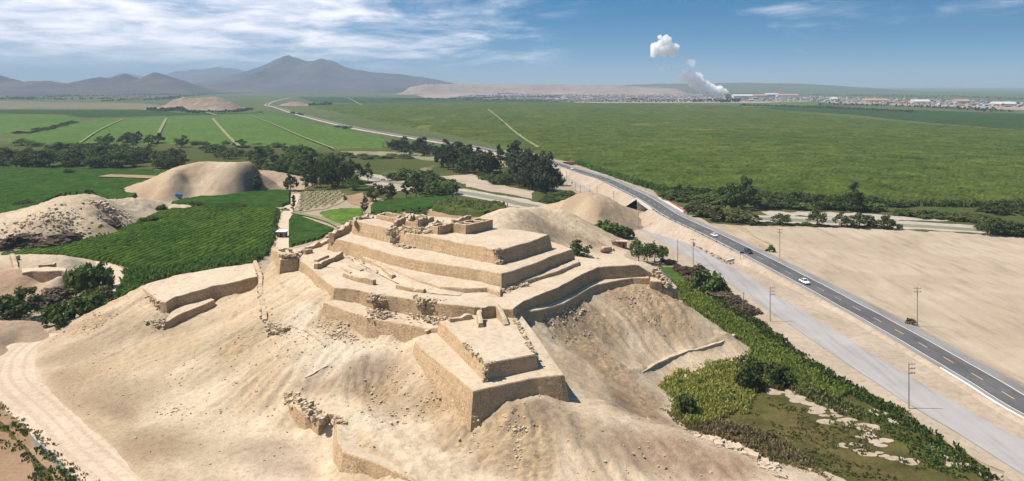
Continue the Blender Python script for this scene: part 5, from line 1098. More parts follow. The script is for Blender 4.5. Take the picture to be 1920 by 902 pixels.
thicket([(922,212),(1000,268),(1005,276),(960,250)], 8, 5, 8, [('bush', 'leaf_dark')], 'small bush beside the slanting track in the big cane field', 'bushes beside the slanting track', 29, 5)

# --- reeds, grass and cane as ground cover
def tufts(name, poly_px, dens, h, w_, mat, label, cat, seed, z=0.0, lean=0.35, blades=5, group=None, zf=None, poly=None, patchy=0.0):
    r = np.random.RandomState(seed); q = poly or W2(poly_px); xs = [a[0] for a in q]; ys_ = [a[1] for a in q]
    area = (max(xs)-min(xs))*(max(ys_)-min(ys_)); k = int(area*dens)
    x = r.uniform(min(xs), max(xs), k); y = r.uniform(min(ys_), max(ys_), k)
    m_ = pip(x+1.2*fbm(x, y, 4, 2, seed), y+1.2*fbm(x, y, 4, 2, seed+1), q)
    if patchy: m_ &= fbm(x, y, 7, 3, seed+5) > patchy-0.5
    x = x[m_]; y = y[m_]; k = len(x)
    x = np.repeat(x, blades)+r.normal(0, w_*.6, k*blades); y = np.repeat(y, blades)+r.normal(0, w_*.6, k*blades); k = len(x)
    hh = h*(0.55+0.7*r.rand(k))*(0.8+0.5*vn(x/5, y/5, seed)); a = r.rand(k)*6.283; ln = np.abs(r.normal(0, lean, k))*hh; b = r.rand(k)*6.283
    wx = np.cos(a)*w_*.5; wy = np.sin(a)*w_*.5; z0 = np.full(k, z)
    base = np.stack([x-wx*.5, y-wy*.5, z0], 1), np.stack([x+wx*.5, y+wy*.5, z0], 1)
    mid = np.stack([x+np.cos(b)*ln*.35+wx, y+np.sin(b)*ln*.35+wy, z0+hh*.65], 1), np.stack([x+np.cos(b)*ln*.35-wx, y+np.sin(b)*ln*.35-wy, z0+hh*.65], 1)
    tip = np.stack([x+np.cos(b)*ln, y+np.sin(b)*ln, z0+hh*(1-.25*lean)], 1)
    V = np.stack([base[0], base[1], mid[0], mid[1], tip], 1).reshape(-1, 3); i5 = np.arange(k)*5
    f = np.concatenate([np.stack([i5, i5+1, i5+2, i5+3], 1)]); t3 = np.stack([i5+3, i5+2, i5+4], 1)
    o = meshobj(name, V.tolist(), f.tolist()+t3.tolist(), M[mat]); return tag(o, label, cat, group, 'stuff')
tufts('reeds', [(1262,530),(1290,532),(1330,560),(1400,610),(1480,665),(1560,715),(1600,735),(1560,748),(1500,735),(1440,700),(1400,672),(1388,640),(1330,598),(1275,560)], 1.5, 1.25, .5, 'leaf_lime', 'bright green reed band curving round the foot of the sandy hill', 'reeds', 1)
tufts('reeds', [(1250,705),(1300,688),(1370,680),(1440,700),(1440,722),(1420,740),(1400,775),(1340,790),(1300,800),(1265,780),(1240,740)], 1.8, 1.3, .45, 'leaf_yellow', 'yellow green reeds around the single dark bush', 'reeds', 2)
tufts('reeds', [(1370,675),(1400,668),(1500,720),(1600,760),(1640,795),(1560,770),(1480,735),(1420,730),(1390,700)], 1.2, 1.1, .45, 'leaf_olive', 'green reeds behind the two dark bushes', 'reeds', 3)
tufts('reeds', [(1300,805),(1345,790),(1420,805),(1500,850),(1560,905),(1560,960),(1470,960),(1455,890),(1400,850),(1330,822)], 1.8, 1.1, .35, 'leaf_brown', 'dry brown reeds at the lower right foot of the hill', 'reeds', 4)
tufts('hedge_plants', [(1330,552),(1350,556),(1420,600),(1490,654),(1560,700),(1640,742),(1720,790),(1800,842),(1880,905),(1845,905),(1780,852),(1700,802),(1620,755),(1540,712),(1470,664),(1400,606),(1340,562)], 1.3, .9, .5, 'leaf_mid', 'dark green plants lining the meadow along the service road', 'hedge', 5)
tufts('grass', [(1440,745),(1600,790),(1700,830),(1830,905),(1560,905),(1480,840),(1400,800)], 0.9, .35, .45, 'leaf_olive', 'short olive grass on the meadow at lower right', 'grass', 6, patchy=0.45)
tufts('grass', [(1600,760),(1660,770),(1760,830),(1850,905),(1780,905),(1700,840)], 1.2, .5, .5, 'leaf_mid', 'greener grass strip beside the plants along the road', 'grass', 7, patchy=0.3)
tufts('grass', [(1225,715),(1245,700),(1262,772),(1300,806),(1318,822),(1300,830),(1240,770)], 1.0, .7, .4, 'leaf_brown', 'dry grass at the edge of the sandy slope', 'grass', 8)
tufts('canal_grass', None, 1.1, .6, .4, 'leaf_mid', 'green weeds lining the little canal at lower left', 'weeds', 9, poly=[P(a, b) for a, b in [(-60,755),(10,775),(45,806),(80,838),(115,870),(150,905),(165,940),(140,945),(110,905),(88,872),(60,846),(30,815),(-60,770)]], patchy=0.5)
tufts('canal_grass', None, 1.0, .6, .4, 'leaf_olive', 'green weeds on the near bank of the little canal', 'weeds', 10, poly=[P(a, b) for a, b in [(-60,775),(5,800),(45,836),(70,862),(100,905),(130,945),(95,945),(60,890),(30,850),(-60,800)]], patchy=0.5)
tufts('canal_grass', None, 1.0, .4, .35, 'leaf_brown', 'dry grass between the canal and the dirt road', 'weeds', 11, poly=[P(a, b) for a, b in [(-60,740),(20,765),(80,815),(125,855),(180,905),(200,945),(170,945),(130,895),(85,842),(20,785),(-60,760)]])
tufts('cane', [(232,512),(262,505),(300,508),(400,490),(500,470),(510,462),(500,480),(470,500),(400,510),(300,528),(262,545),(240,562),(215,566),(232,545)], 0.45, 2.8, .9, 'leaf_cane', 'tall cane leaves on the near border of the bright green field', 'cane', 12, blades=6)
tufts('cane', [(523,395),(522,412),(516,440),(506,466),(498,468),(508,440),(514,412),(515,395)], 0.35, 2.4, .9, 'leaf_cane', 'cane leaves along the left side of the dirt track', 'cane', 13, blades=6)
tufts('cane', [(30,462),(140,456),(215,436),(270,414),(340,395),(500,395),(500,460),(300,500),(160,484),(60,480)], 0.05, 2.2, .8, 'leaf_cane', 'scattered taller cane tops in the bright green field', 'cane', 14, blades=5)
tufts('maize', [(808,388),(850,378),(945,386),(950,392),(905,402),(850,400)], 0.15, 3.2, 1.0, 'leaf_olive', 'tall maize leaves behind the roofless rooms', 'maize', 15, blades=5)
for i, (x0, y0, x1, y1) in enumerate([(1245,362,1400,368),(1400,368,1700,386),(1700,386,1990,392),(1080,308,1190,346),(1190,346,1245,362)]):
    a = P(x0, y0); b = P(x1, y1); dx_, dy_ = b[0]-a[0], b[1]-a[1]; L = math.hypot(dx_, dy_); nx_, ny_ = -dy_/L*7, dx_/L*7
    tufts('cane', None, 0.5, 3.6, 1.3, 'leaf_cane' if i > 2 else 'leaf_mid', ['cane edge right of the bridge', 'cane edge behind the tall narrow tree', 'cane edge at the far right', 'cane edge beside the far bend of the highway', 'cane edge beside the bridge approach'][i]+', ragged and green', 'cane', 30+i, blades=4, poly=[(a[0], a[1]), (b[0], b[1]), (b[0]+nx_, b[1]+ny_), (a[0]+nx_, a[1]+ny_)])
# vineyard rows: every row is a plant row of its own
vy = W2([(563,362),(600,358),(640,357),(652,372),(618,386),(590,391),(560,397)])
x0v, x1v = min(a[0] for a in vy), max(a[0] for a in vy)
for i, sx_ in enumerate(np.arange(x0v, x1v, 3.6)):
    V = []; Fc = []; prev = None
    for yy in np.arange(min(a[1] for a in vy), max(a[1] for a in vy), 1.6):
        xx = sx_+(yy-min(a[1] for a in vy))*-0.02
        if not pip(np.array([xx]), np.array([yy]), vy)[0]: continue
        V_, f_ = leaf_cloud(np.array([[xx, yy, .7]])+rng.normal(0, .35, (6, 3)), np.tile([0, 0, 1.], (6, 1)), .45, rng); Fc += [tuple(len(V)+a for a in q) for q in f_]; V += [tuple(a) for a in V_]
    if len(V) > 40: tag(meshobj('vine_row', V, Fc, M['leaf_olive']), 'single row of vines in the striped brown vineyard', 'vine row', 'rows of the vineyard', 'stuff')
# ------------------------------------------------------------------ far hills and mountains
M['rock'] = earth('mountain_rock', (0.12, 0.08, 0.065), (0.05, 0.042, 0.04), None, 0.0012, 0.006, 0.9, 0.006, 0.6, bdist=30)
M['rock_near'] = earth('knoll_rock', (0.34, 0.26, 0.185), (0.26, 0.195, 0.14), None, 0.01, 0.05, 0.9, 0.06, 0.6, bdist=4)
M['ridge'] = earth('desert_sand', (0.36, 0.275, 0.22), (0.27, 0.20, 0.16), None, 0.002, 0.012, 0.7, 0.01, 0.6, bdist=14)
M['plateau'] = crop('far_plateau', (0.10, 0.13, 0.06), (0.14, 0.15, 0.08), (0.07, 0.10, 0.05), 0.001, 0.004)
def range_(name, prof, D, fr, bk, mat, nx, ny, seed, spur=0.35, sc=600):
    us = np.linspace(prof[0][0], prof[-1][0], nx); h = np.maximum(0, H+(HY-np.interp(us, [p[0] for p in prof], [p[1] for p in prof]))*D/F)
    e = np.minimum(1, np.minimum((us-us[0]), (us[-1]-us))/(0.04*(us[-1]-us[0]))); h = h*e*(1+0.05*fbm(us, us*0+seed, (us[-1]-us[0])*.035, 4, seed))
    t = np.linspace(-1, 1, ny); X = (us-CX)/F*D; XX, T = np.meshgrid(X, t); Y = D+np.where(T < 0, T*fr, T*bk)
    env = np.where(T < 0, (1+T)**1.5, (1-T)**1.1); r = ridged(XX, Y*1.0, sc, 5, seed); side = 4*env*(1-env)
    warp = 0.5*fbm(XX, Y, sc*1.7, 4, seed+3)
    Z = h[None, :]*env*(1-np.clip(spur*2.2*(1-r)*np.sqrt(np.clip(1-env, 0, 1))*(1+warp), 0, .8))-6*(1-env)
    o = meshobj(name, np.stack([XX.ravel(), Y.ravel(), Z.ravel()], 1), grid_faces(nx, ny), mat, smooth=True); return tag(o, kind='structure')
range_('mountains', [(150,170),(190,150),(230,134),(260,140),(290,145),(330,133),(370,126),(410,120),(440,126),(470,133),(520,140),(600,150)], 15500, 3500, 3000, M['rock'], 160, 50, 1, .3, 900)
range_('mountains', [(300,178),(340,169),(372,160),(400,152),(440,139),(480,125),(510,112),(540,102),(560,107),(580,113),(600,107),(625,112),(650,124),(700,134),(750,137),(800,145),(840,153),(880,161),(930,168)], 10500, 3600, 2500, M['rock'], 260, 90, 2, .4, 700)
range_('hills', [(-330,160),(-250,140),(-180,150),(-100,145),(-40,133),(0,140),(18,151),(40,152),(90,150),(125,155),(150,150),(185,142),(205,145),(235,136),(262,147),(290,134),(320,142),(350,152),(372,163),(395,172),(420,178)], 7000, 1900, 1500, M['rock'], 300, 90, 3, .45, 420)
range_('knoll', [(262,206),(290,203),(310,196),(325,186),(345,180),(362,182),(380,180),(400,179),(420,184),(440,194),(456,205),(470,207)], 2420, 130, 150, M['rock_near'], 120, 60, 4, .4, 60)
range_('knoll', [(524,196),(535,193),(548,189),(560,190),(575,195),(590,197)], 2900, 90, 90, M['rock_near'], 60, 30, 5, .35, 50)
range_('desert_ridge', [(748,170),(765,163),(785,159),(800,157.5),(850,156.5),(900,157),(950,156.5),(1000,157),(1050,157.5),(1100,158.5),(1150,158.5),(1180,161),(1220,162.5),(1255,164.5),(1290,168)], 7000, 900, 900, M['ridge'], 360, 80, 6, .5, 230)
range_('plateau', [(1150,160),(1220,157),(1300,155.5),(1400,154.5),(1500,156),(1560,160),(1650,166)], 9500, 2600, 1500, M['plateau'], 120, 40, 7, .2, 800)
# dark tree lines far off (too far to tell trees apart)
M['far_wood'] = leafy('far_woodland', (0.03, 0.045, 0.018), (0.045, 0.06, 0.025), (0.06, 0.08, 0.035), 0.02, 0.0)
def belt(pts, hgt, wid, seed, label):
    path = catmull([np.array(P(*p)) for p in pts], wid*0.35); s = sides(path); k = len(path); r = np.random.RandomState(seed)
    n_ = int(k*9); i = r.randint(0, k, n_); off = r.uniform(-.5, .5, n_)*wid
    c = np.stack([path[i, 0]+s[i, 0]*off, path[i, 1]+s[i, 1]*off, hgt*(0.2+.8*r.rand(n_))*(.5+.7*vn(i*.35, off*0, seed))], 1)
    V, f = leaf_cloud(c, np.tile([0, -.5, .8], (n_, 1)), hgt*.42, r, squash=.8); V[:, 2] = np.maximum(V[:, 2], -0.2)
    return tag(meshobj('tree_line', V, f, M['far_wood']), label, 'woodland', None, 'stuff')
for i, (pts, hgt, wid, lb) in enumerate([
  ([(0,186),(120,187),(200,186)],14,90,'dark woodland at the foot of the left hills'),([(80,183),(160,181),(240,180),(330,178)],12,90,'dark tree line below the twin brown hills'),([(200,183),(330,182),(400,177),(520,174),(700,172)],11,110,'long dark tree line under the great mountain'),
  ([(200,190),(300,187),(330,184)],12,60,'dark wood left of the rocky knoll'),([(720,172),(790,172)],22,160,'dark wood in front of the end of the desert ridge'),([(640,169),(740,168)],16,200,'dark wood under the mountain slope'),
  ([(735,187),(850,186),(960,183),(1050,182)],8,14,'thin hedge line across the far cane field'),([(870,176),(960,177),(1010,176)],10,40,'trees among the first houses of the town'),([(1050,190),(1120,191),(1300,192)],8,50,'tree line between cane field and town'),
  ([(1300,191),(1360,192),(1380,191)],16,60,'dark trees below the steaming factory'),([(1180,188),(1260,190)],10,40,'dark trees left of the factory'),([(1150,170),(1230,172),(1290,173)],12,50,'scattered trees behind the town'),([(1390,198),(1500,202),(1640,208),(1720,212)],7,22,'dark hedge between the two cane fields'),
  ([(1540,197),(1640,199),(1760,203),(1880,210)],11,60,'dark purple wood in front of the right part of the town'),([(1380,176),(1500,178),(1600,180),(1760,184)],9,80,'trees among the houses right of the factory'),([(1600,178),(1760,181),(1920,187)],10,120,'far trees behind the right part of the town'),
  ([(280,207),(300,209),(330,207),(345,209)],10,16,'dark bushes at the foot of the rocky knoll'),([(350,211),(380,212),(440,210),(470,206)],7,16,'small trees right of the rocky knoll'),([(580,198),(600,198),(620,197)],10,14,'trees beside the small brown knoll'),
  ([(-60,187),(20,186),(60,187)],14,60,'dark wood at the far left edge'),([(1170,166),(1290,165),(1340,167)],9,60,'tree line along the far end of the desert ridge')]):
    belt([(a, b, 0) for a, b in pts], hgt, wid, 400+i, lb)
# ------------------------------------------------------------------ town
tag(poly_sheet('town_ground', W2([(780,178),(900,174),(1100,173),(1380,178),(1560,183),(1990,196),(1990,210),(1700,198),(1560,193),(1380,193),(1100,193),(1000,186),(800,184)]), -.18, earth('town_dust', (.40,.31,.25), (.32,.25,.2), None, .004, .02, .3, .02)), kind='structure')
HC = [plain('house_wall_%s' % nm, c, .9, sc=.2) for nm, c in (('brick', (.30,.17,.12)), ('grey', (.34,.31,.29)), ('cream', (.36,.31,.25)), ('white', (.44,.43,.41)), ('blue', (.25,.33,.40)), ('brown', (.22,.17,.14)))]
RC = [plain('roof_%s' % nm, c, .8, sc=.2) for nm, c in (('tin', (.40,.38,.37)), ('dark', (.13,.11,.10)), ('rust', (.35,.20,.14)))]
def house_mesh(sx, sy, sz, wm, rm, r, pitched=False):
    V = []; Fc = []; mi = []
    def add(b, m): 
        n0 = len(V); V.extend(b); Fc.extend([tuple(n0+a for a in f) for f in CF]); mi.extend([m]*6)
    add(boxm(0, 0, sz/2, sx, sy, sz), 0); add(boxm(0, 0, sz+.12, sx+.5, sy+.5, .24), 1)
    if pitched:
        n0 = len(V); V.extend([(-sx/2-.4, -sy/2-.4, sz+.24), (sx/2+.4, -sy/2-.4, sz+.24), (sx/2+.4, sy/2+.4, sz+.24), (-sx/2-.4, sy/2+.4, sz+.24), (-sx/2-.4, 0, sz+sy*.16), (sx/2+.4, 0, sz+sy*.16)])
        Fc.extend([(n0, n0+1, n0+5, n0+4), (n0+2, n0+3, n0+4, n0+5), (n0, n0+4, n0+3), (n0+1, n0+2, n0+5)]); mi.extend([1]*4)
    else: add(boxm(sx*.2, sy*.2, sz+1.1, sx*.4, sy*.4, 1.8), 0)
    for k_ in range(max(1, int(sx/4))): add(boxm(-sx/2+2+k_*4, -sy/2, sz*.55, 1.2, .12, 1.3), 2)
    me = bpy.data.meshes.new('house'); me.from_pydata(V, [], Fc)
    for m_ in (wm, rm, M['dark']): me.materials.append(m_)
    me.polygons.foreach_set('material_index', np.array(mi, dtype=np.int32)); return me
rh = random.Random(5); HM = [house_mesh(rh.uniform(9, 17), rh.uniform(9, 14), rh.choice([3, 3.2, 6]), HC[i % 6], RC[i % 3], rh, i % 4 == 0) for i in range(14)]
zones = [([(860,184),(900,179),(1000,178.5),(1180,179),(1380,180),(1380,190),(1040,190),(980,187)], 190, 'small flat roofed house in the crowded hillside town left of the factory', 'houses of the town left of the factory'),
         ([(1375,181),(1560,184),(1560,190),(1375,190)], 40, 'small house just right of the factory', 'houses right of the factory'),
         ([(1560,184),(1740,188),(1990,197),(1990,205),(1740,195),(1560,191)], 70, 'small house in the long town strip at the right edge', 'houses of the town strip at the right')]
for pl, cnt, lb, gp in zones:
    c_ = 0
    while c_ < cnt:
        a = rh.uniform(min(p[0] for p in pl), max(p[0] for p in pl)); b = rh.uniform(min(p[1] for p in pl), max(p[1] for p in pl))
        if not pip(np.array([a]), np.array([b]), pl)[0]: continue
        x, y, _ = P(a, b); zg = 0
        o = bpy.data.objects.new('house', HM[rh.randrange(14)]); C.objects.link(o); s_ = rh.uniform(.9, 1.5); o.location = (x, y, zg-.3); o.scale = (s_, s_, rh.uniform(.9, 1.4)); o.rotation_euler[2] = rh.choice([0, .3, -.25, 1.57])+rh.uniform(-.1, .1)
        tag(o, lb, 'house', gp); c_ += 1
def mass(name, pl, n_, label, seed):
    r = random.Random(seed); V = []; Fc = []; mi = []
    while len(V) < n_*8:
        a = r.uniform(min(p[0] for p in pl), max(p[0] for p in pl)); b = r.uniform(min(p[1] for p in pl), max(p[1] for p in pl))
        if not pip(np.array([a]), np.array([b]), pl)[0]: continue
        x, y, _ = P(a, b); h_ = r.choice([3, 3.5, 6]); n0 = len(V); V += boxm(x, y, h_/2-.2, r.uniform(8, 20), r.uniform(8, 14), h_, r.uniform(-.4, .4)); Fc += [tuple(n0+c for c in f) for f in CF]; mi += [r.randrange(6)]*6
    o = meshobj(name, V, Fc, HC, None, mi); return tag(o, label, 'houses', None, 'stuff')
mass('house_mass', [(830,186),(880,178.5),(1000,177.5),(1380,178),(1380,191),(1040,191),(980,188)], 2200, 'dense mass of tiny houses of the town left of the factory', 1)
mass('house_mass', [(1375,179),(1560,182),(1740,186),(1990,194),(1990,204),(1740,196),(1560,191),(1375,190)], 1200, 'dense mass of tiny houses of the town towards the right edge', 2)
belt([(870,188,0),(960,189,0),(1040,190,0)], 9, 60, 470, 'trees between the first houses and the cane field')
belt([(900,181,0),(1050,180,0),(1200,182,0),(1370,183,0)], 9, 300, 471, 'trees scattered among the houses of the left town')
belt([(1390,186,0),(1560,188,0),(1740,191,0),(1950,198,0)], 8, 120, 472, 'trees scattered among the houses of the right town')
for px, py, wpx, hpx, wc, rc, lb in [(1392,184,36,4.5,3,0,'long white factory hall beside the base of the steam cloud'),(1420,183,34,4,2,2,'pinkish roofed hall right of the white factory hall'),(1447,182,24,5,4,0,'blue roofed warehouse in the middle of the factory row'),(1476,182.5,40,4,3,2,'long hall with a salmon roof right of the blue warehouse'),
    (1345,189,16,5,1,1,'grey factory block under the steam cloud'),(1363,186,10,9,5,1,'tall dark factory tower at the foot of the steam cloud'),(1563,189,10,4,3,0,'small bright white shed right of the factory row'),(1802,194,24,4.5,2,2,'orange roofed hall in the right part of the town'),(1725,193,30,3,3,0,'long low pale shed in the right part of the town'),(1640,191,44,3,2,2,'very long low pinkish shed before the town strip'),(1880,198,40,3.5,3,0,'pale long hall at the right edge of the picture'),(1045,180,20,3,3,2,'pale long building in the middle of the left town')]:
    x, y, _ = P(px, py); w_ = wpx*y/F; h_ = hpx*y/F
    hl = empty('hall', (x, y, 0), 0, lb, 'industrial building'); m_ = house_mesh(w_, 40, h_, HC[wc], RC[rc], rh, True); q = meshobj('hall_body', boxm(0, 0, h_/2, w_, 40, h_), CF, HC[wc]); q.parent = hl
    q = meshobj('roof', [(-w_/2-1, -21, h_), (w_/2+1, -21, h_), (w_/2+1, 21, h_), (-w_/2-1, 21, h_), (-w_/2-1, 0, h_+8), (w_/2+1, 0, h_+8)], [(0, 1, 5, 4), (2, 3, 4, 5), (0, 4, 3), (1, 2, 5), (3, 2, 1, 0)], RC[rc] if rc != 0 else HC[3]); q.parent = hl
# chimneys and masts
for px, base, top, r_, lb in [(803,158,143,1.6,'left lattice mast on the crest of the desert ridge'),(815,158,145,1.6,'right lattice mast on the crest of the desert ridge')]:
    x, y, z = P(px, base, 72); y = 5750; x = (px-CX)/F*y; ht = (HY-top)*y/F+H; ms = empty('mast', (x, y, 70), 0, lb, 'mast', 'masts on the desert ridge'); V = []; Fc = []
    for sx_, sy_ in ((-1, -1), (1, -1), (1, 1), (-1, 1)): tube(V, Fc, (sx_*r_*2, sy_*r_*2, -12), (0, 0, ht-70), .7, .5, 4)
    for kk in range(6): tube(V, Fc, (-r_*2*(1-kk/6), -r_*2*(1-kk/6), kk*(ht-70)/6), (r_*2*(1-(kk+1)/6), -r_*2*(1-(kk+1)/6), (kk+1)*(ht-70)/6), .4, .4, 4)
    q = meshobj('lattice', V, Fc, M['metal']); q.parent = ms; q['kind'] = 'stuff'
    q = meshobj('antenna', boxm(0, 0, ht-70+3, .8, .8, 6), CF, M['metal']); q.parent = ms
# steam
m, k, b, o = newmat('steam_surface'); b.inputs['Base Color'].default_value = (.97, .97, .98, 1); b.inputs['Roughness'].default_value = 1; b.inputs['Specular IOR Level'].default_value = 0
tr = k.n('ShaderNodeBsdfTranslucent'); tr.inputs[0].default_value = (.98, .98, .99, 1); mx = k.n('ShaderNodeMixShader', i={0: .45}); k.l(b.outputs[0], mx.inputs[1]); k.l(tr.outputs[0], mx.inputs[2]); k.l(mx.outputs[0], o.inputs[0]); M['steam'] = m
def thin(name, al):
    m, k, b, o = newmat(name); b.inputs['Base Color'].default_value = (.9, .9, .93, 1); tp = k.n('ShaderNodeBsdfTransparent'); mx = k.n('ShaderNodeMixShader', i={0: al})
    k.l(tp.outputs[0], mx.inputs[1]); k.l(b.outputs[0], mx.inputs[2]); k.l(mx.outputs[0], o.inputs[0]); return m
def vol(name, dn):
    m, k, b, o = newmat(name); k.t.nodes.remove(b); v = k.n('ShaderNodeVolumePrincipled', i={'Density': dn, 'Anisotropy': 0.0}); v.inputs['Color'].default_value = (1, 1, 1, 1); k.l(v.outputs[0], o.inputs['Volume']); return m
M['steam'] = vol('steam', .06); M['steam_thin'] = vol('thin_steam', .010); M['steam_wisp'] = vol('steam_wisp', .006)

ico = bmesh.new(); bmesh.ops.create_icosphere(ico, subdivisions=3, radius=1); IV = np.array([v.co[:] for v in ico.verts]); IF = [tuple(v.index for v in f.verts) for f in ico.faces]; ico.free()
def puff(name, blobs, D, mat, label, seed, parent=None, jag=.5, merge=False):
    r = np.random.RandomState(seed); V = []; Fc = []
    for (px, py, rp) in blobs:
        R = rp*D/F; c = np.array([(px-CX)/F*D, D+r.uniform(-.5, .5)*R, H+(HY-py)*D/F])
        d = 1+jag*(fbm(IV[:, 0]*2+px, IV[:, 1]*2+IV[:, 2]*1.7+py, 1.0, 4, seed)); V_ = c+IV*R*d[:, None]; n0 = len(V); V += V_.tolist(); Fc += [tuple(n0+a for a in f) for f in IF]
    o = meshobj(name, V, Fc, M[mat], parent, smooth=True)
    if merge: rmd = o.modifiers.new('merge', 'REMESH'); rmd.mode = 'VOXEL'; rmd.voxel_size = 2.4; rmd.use_smooth_shade = True
    if label: tag(o, label, 'steam', None, 'stuff')
    return o
def cloud(name, core, D, label, seed, dens=3, spread=.7, matc='steam', wisps=True):
    r = np.random.RandomState(seed); b1 = []
    for (px, py, rp) in core:
        for _ in range(dens): b1.append((px+r.normal(0, rp*.5), py+r.normal(0, rp*.4), rp*r.uniform(.45, .85)))
    o = puff(name, b1, D, matc, label, seed, merge=True); o['kind'] = 'stuff'
    b2 = [(a+r.normal(0, c*spread), b+r.normal(0, c*spread*.8), c*r.uniform(.5, 1.0)) for a, b, c in core for _ in range(3)]
    if False: puff('thin_steam', b2, D, 'steam_wisp', None, seed+1, o, merge=True)
    return o
cloud('steam_cloud', [(1364,175,3),(1358,172,5.5),(1350,169,7.5),(1341,169,8.5),(1332,168,9),(1323,167,9.5),(1314,164,10),(1308,159,11),(1303,152,12),(1312,148,12),(1300,145,12),(1290,145,11),(1281,145,8.5),(1320,157,9),(1296,151,10),(1310,158,10)], 5200, 'thick white steam cloud rising from the factory chimney', 1, 5)
cloud('steam_cloud', [(1246,76,9),(1250,82,11),(1246,89,13),(1236,96,12),(1228,100,8),(1256,94,11),(1264,102,6),(1244,102,10),(1252,74,7)], 5200, 'detached white steam puff drifting high above the factory', 2, 5)
cloud('steam_cloud', [(1293,117,8),(1302,119,7),(1286,121,6),(1296,124,5)], 5200, 'small pale steam puff between the two big ones', 3, 4, .8, 'steam_thin')
cloud('steam_cloud', [(1247,120,6),(1253,127,6),(1242,128,6),(1237,131,4)], 5200, 'faint steam wisp below the high puff', 4, 3, .8, 'steam_wisp')
cloud('smoke', [(1083,190,3.5),(1092,191,4),(1102,193,3),(1112,194,2),(1078,187,2.5)], 3100, 'low white smoke drifting over the edge of the cane field', 5, 3, .8, 'steam_thin')

# ------------------------------------------------------------------ poles, signs
M['pole'] = plain('weathered_pole', (0.20, 0.165, 0.14), .9, sc=2); M['cpole'] = plain('concrete_pole', (0.27, 0.245, 0.225), .9, sc=2); M['insul'] = plain('insulator', (0.30, 0.22, 0.19), .4)
def pole(px, py, top, kind, label, z=0.0, group='utility poles beside the roads', lean=0.0):
    x, y, z = P(px, py, z); h_ = (py-top)*y/F; o = empty('utility_pole', (x, y, z-.2), 0, label, 'utility pole', group)
    V = []; Fc = []; tube(V, Fc, (0, 0, -.5), (lean, 0, h_), .19 if kind != 'wood' else .16, .12, 8); Fc.append(tuple(range(8, 16)))
    q = meshobj('shaft', V, Fc, M['cpole'] if kind != 'wood' else M['pole']); q.parent = o
    if kind in ('bracket', 'double'):
        for k_ in range(3 if kind == 'bracket' else 2):
            zz_ = h_-.3-k_*1.1; V = []; Fc = []; b_ = boxm(.7+lean, 0, zz_, 1.7, .14, .14); n0 = 0; arm = meshobj('crossarm', b_, CF, M['cpole']); arm.parent = o
            for ax in (1.45, .75):
                V = []; Fc = []; tube(V, Fc, (ax, 0, zz_), (ax, 0, zz_+.38), .10, .07, 6); i_ = meshobj('insulator', V, Fc, M['insul']); i_.parent = arm
    elif kind == 'cross':
        for k_ in range(2):
            zz_ = h_-.4-k_*1.2; arm = meshobj('crossarm', boxm(lean, 0, zz_, 2.4, .14, .14), CF, M['pole']); arm.parent = o
            for ax in (-1.1, -.4, 1.1):
                V = []; Fc = []; tube(V, Fc, (ax+lean, 0, zz_), (ax+lean, 0, zz_+.35), .09, .06, 6); i_ = meshobj('insulator', V, Fc, M['insul']); i_.parent = arm
    elif kind == 'trafo':
        for k_ in (0, 1): arm = meshobj('crossarm', boxm(0, 0, h_-.5-k_*1.5, 2.6, .16, .16), CF, M['cpole']); arm.parent = o
        V = []; Fc = []; tube(V, Fc, (.5, 0, h_-3.4), (.5, 0, h_-2.2), .4, .4, 8); Fc.append(tuple(range(8, 16))); q = meshobj('transformer', V, Fc, M['metal']); q.parent = o
    return o
pole(1704,765,679,'bracket','nearest utility pole, at the lower right between meadow and service road')
pole(1444,602,537,'bracket','utility pole with brackets standing left of the service road near the white pickup')
pole(1720,612,537,'cross','utility pole at the edge of the bare sandy field, far right')
pole(1462,484,428,'cross','utility pole beside the green bush at the corner of the drain wall')
pole(1299.6,497,446,'trafo','utility pole at the upper end of the lawn, right one of a pair')
pole(1270.5,488,448,'plain','plain pole without arms at the upper end of the lawn, left one of a pair')
pole(1392,587,546,'wood','short wooden pole without arms in the dry strip beside the meadow', lean=.5)
pole(1197.5,429,377,'trafo','tall double pole at the right foot of the conical sand mound')
for i, (a, b, c, kd, lb) in enumerate([(1150.6,380,358,'cross','pole with two crossarms behind the right shoulder of the sand mound'),(1119.5,369,347,'plain','pole right above the top of the sand mound'),(1106,366,346,'plain','pole left above the top of the sand mound'),(1088,363,348,'wood','short pole left of the sand mound beside the service road'),(1078.6,357,341,'wood','second pole to the right of the black road sign'),(1062.5,349,320,'plain','pole in front of the eucalyptus clump'),(1209.6,360,344,'plain','pole beside the cane field across the highway'),(1139,375,367,'wood','small right post of a pair behind the sand mound'),(1136,374,366,'wood','small left post of a pair behind the sand mound')]):
    pole(a, b, c, kd, lb, group='small poles beside the service road')
M['sign_back'] = plain('sign_back', (.06, .055, .05), .5)
def sign(px, py, top, wpx, label, z=0.0, ph_=3):
    x, y, z = P(px, py, z); s = y/F; o = empty('road_sign', (x, y, z-.1), 0, label, 'road sign'); w_ = wpx*s; h_ = (py-top)*s
    for ax in ((-w_*.4, w_*.4) if wpx > 4 else (0,)):
        q = meshobj('post', boxm(ax, .08, h_/2, .12, .12, h_+.2), CF, M['metal']); q.parent = o
    q = meshobj('sign_panel', boxm(0, 0, h_-ph_*s/2, w_, .06, ph_*s), CF, M['sign_back']); q.parent = o; return o
sign(1391.5, 487, 471.5, 8, 'wide dark road sign on two posts left of the highway, seen from behind', z=1.0, ph_=3.6)
sign(1072.5, 356, 341.5, 2.6, 'small black sign on a thin post beside the service road', ph_=2.2)
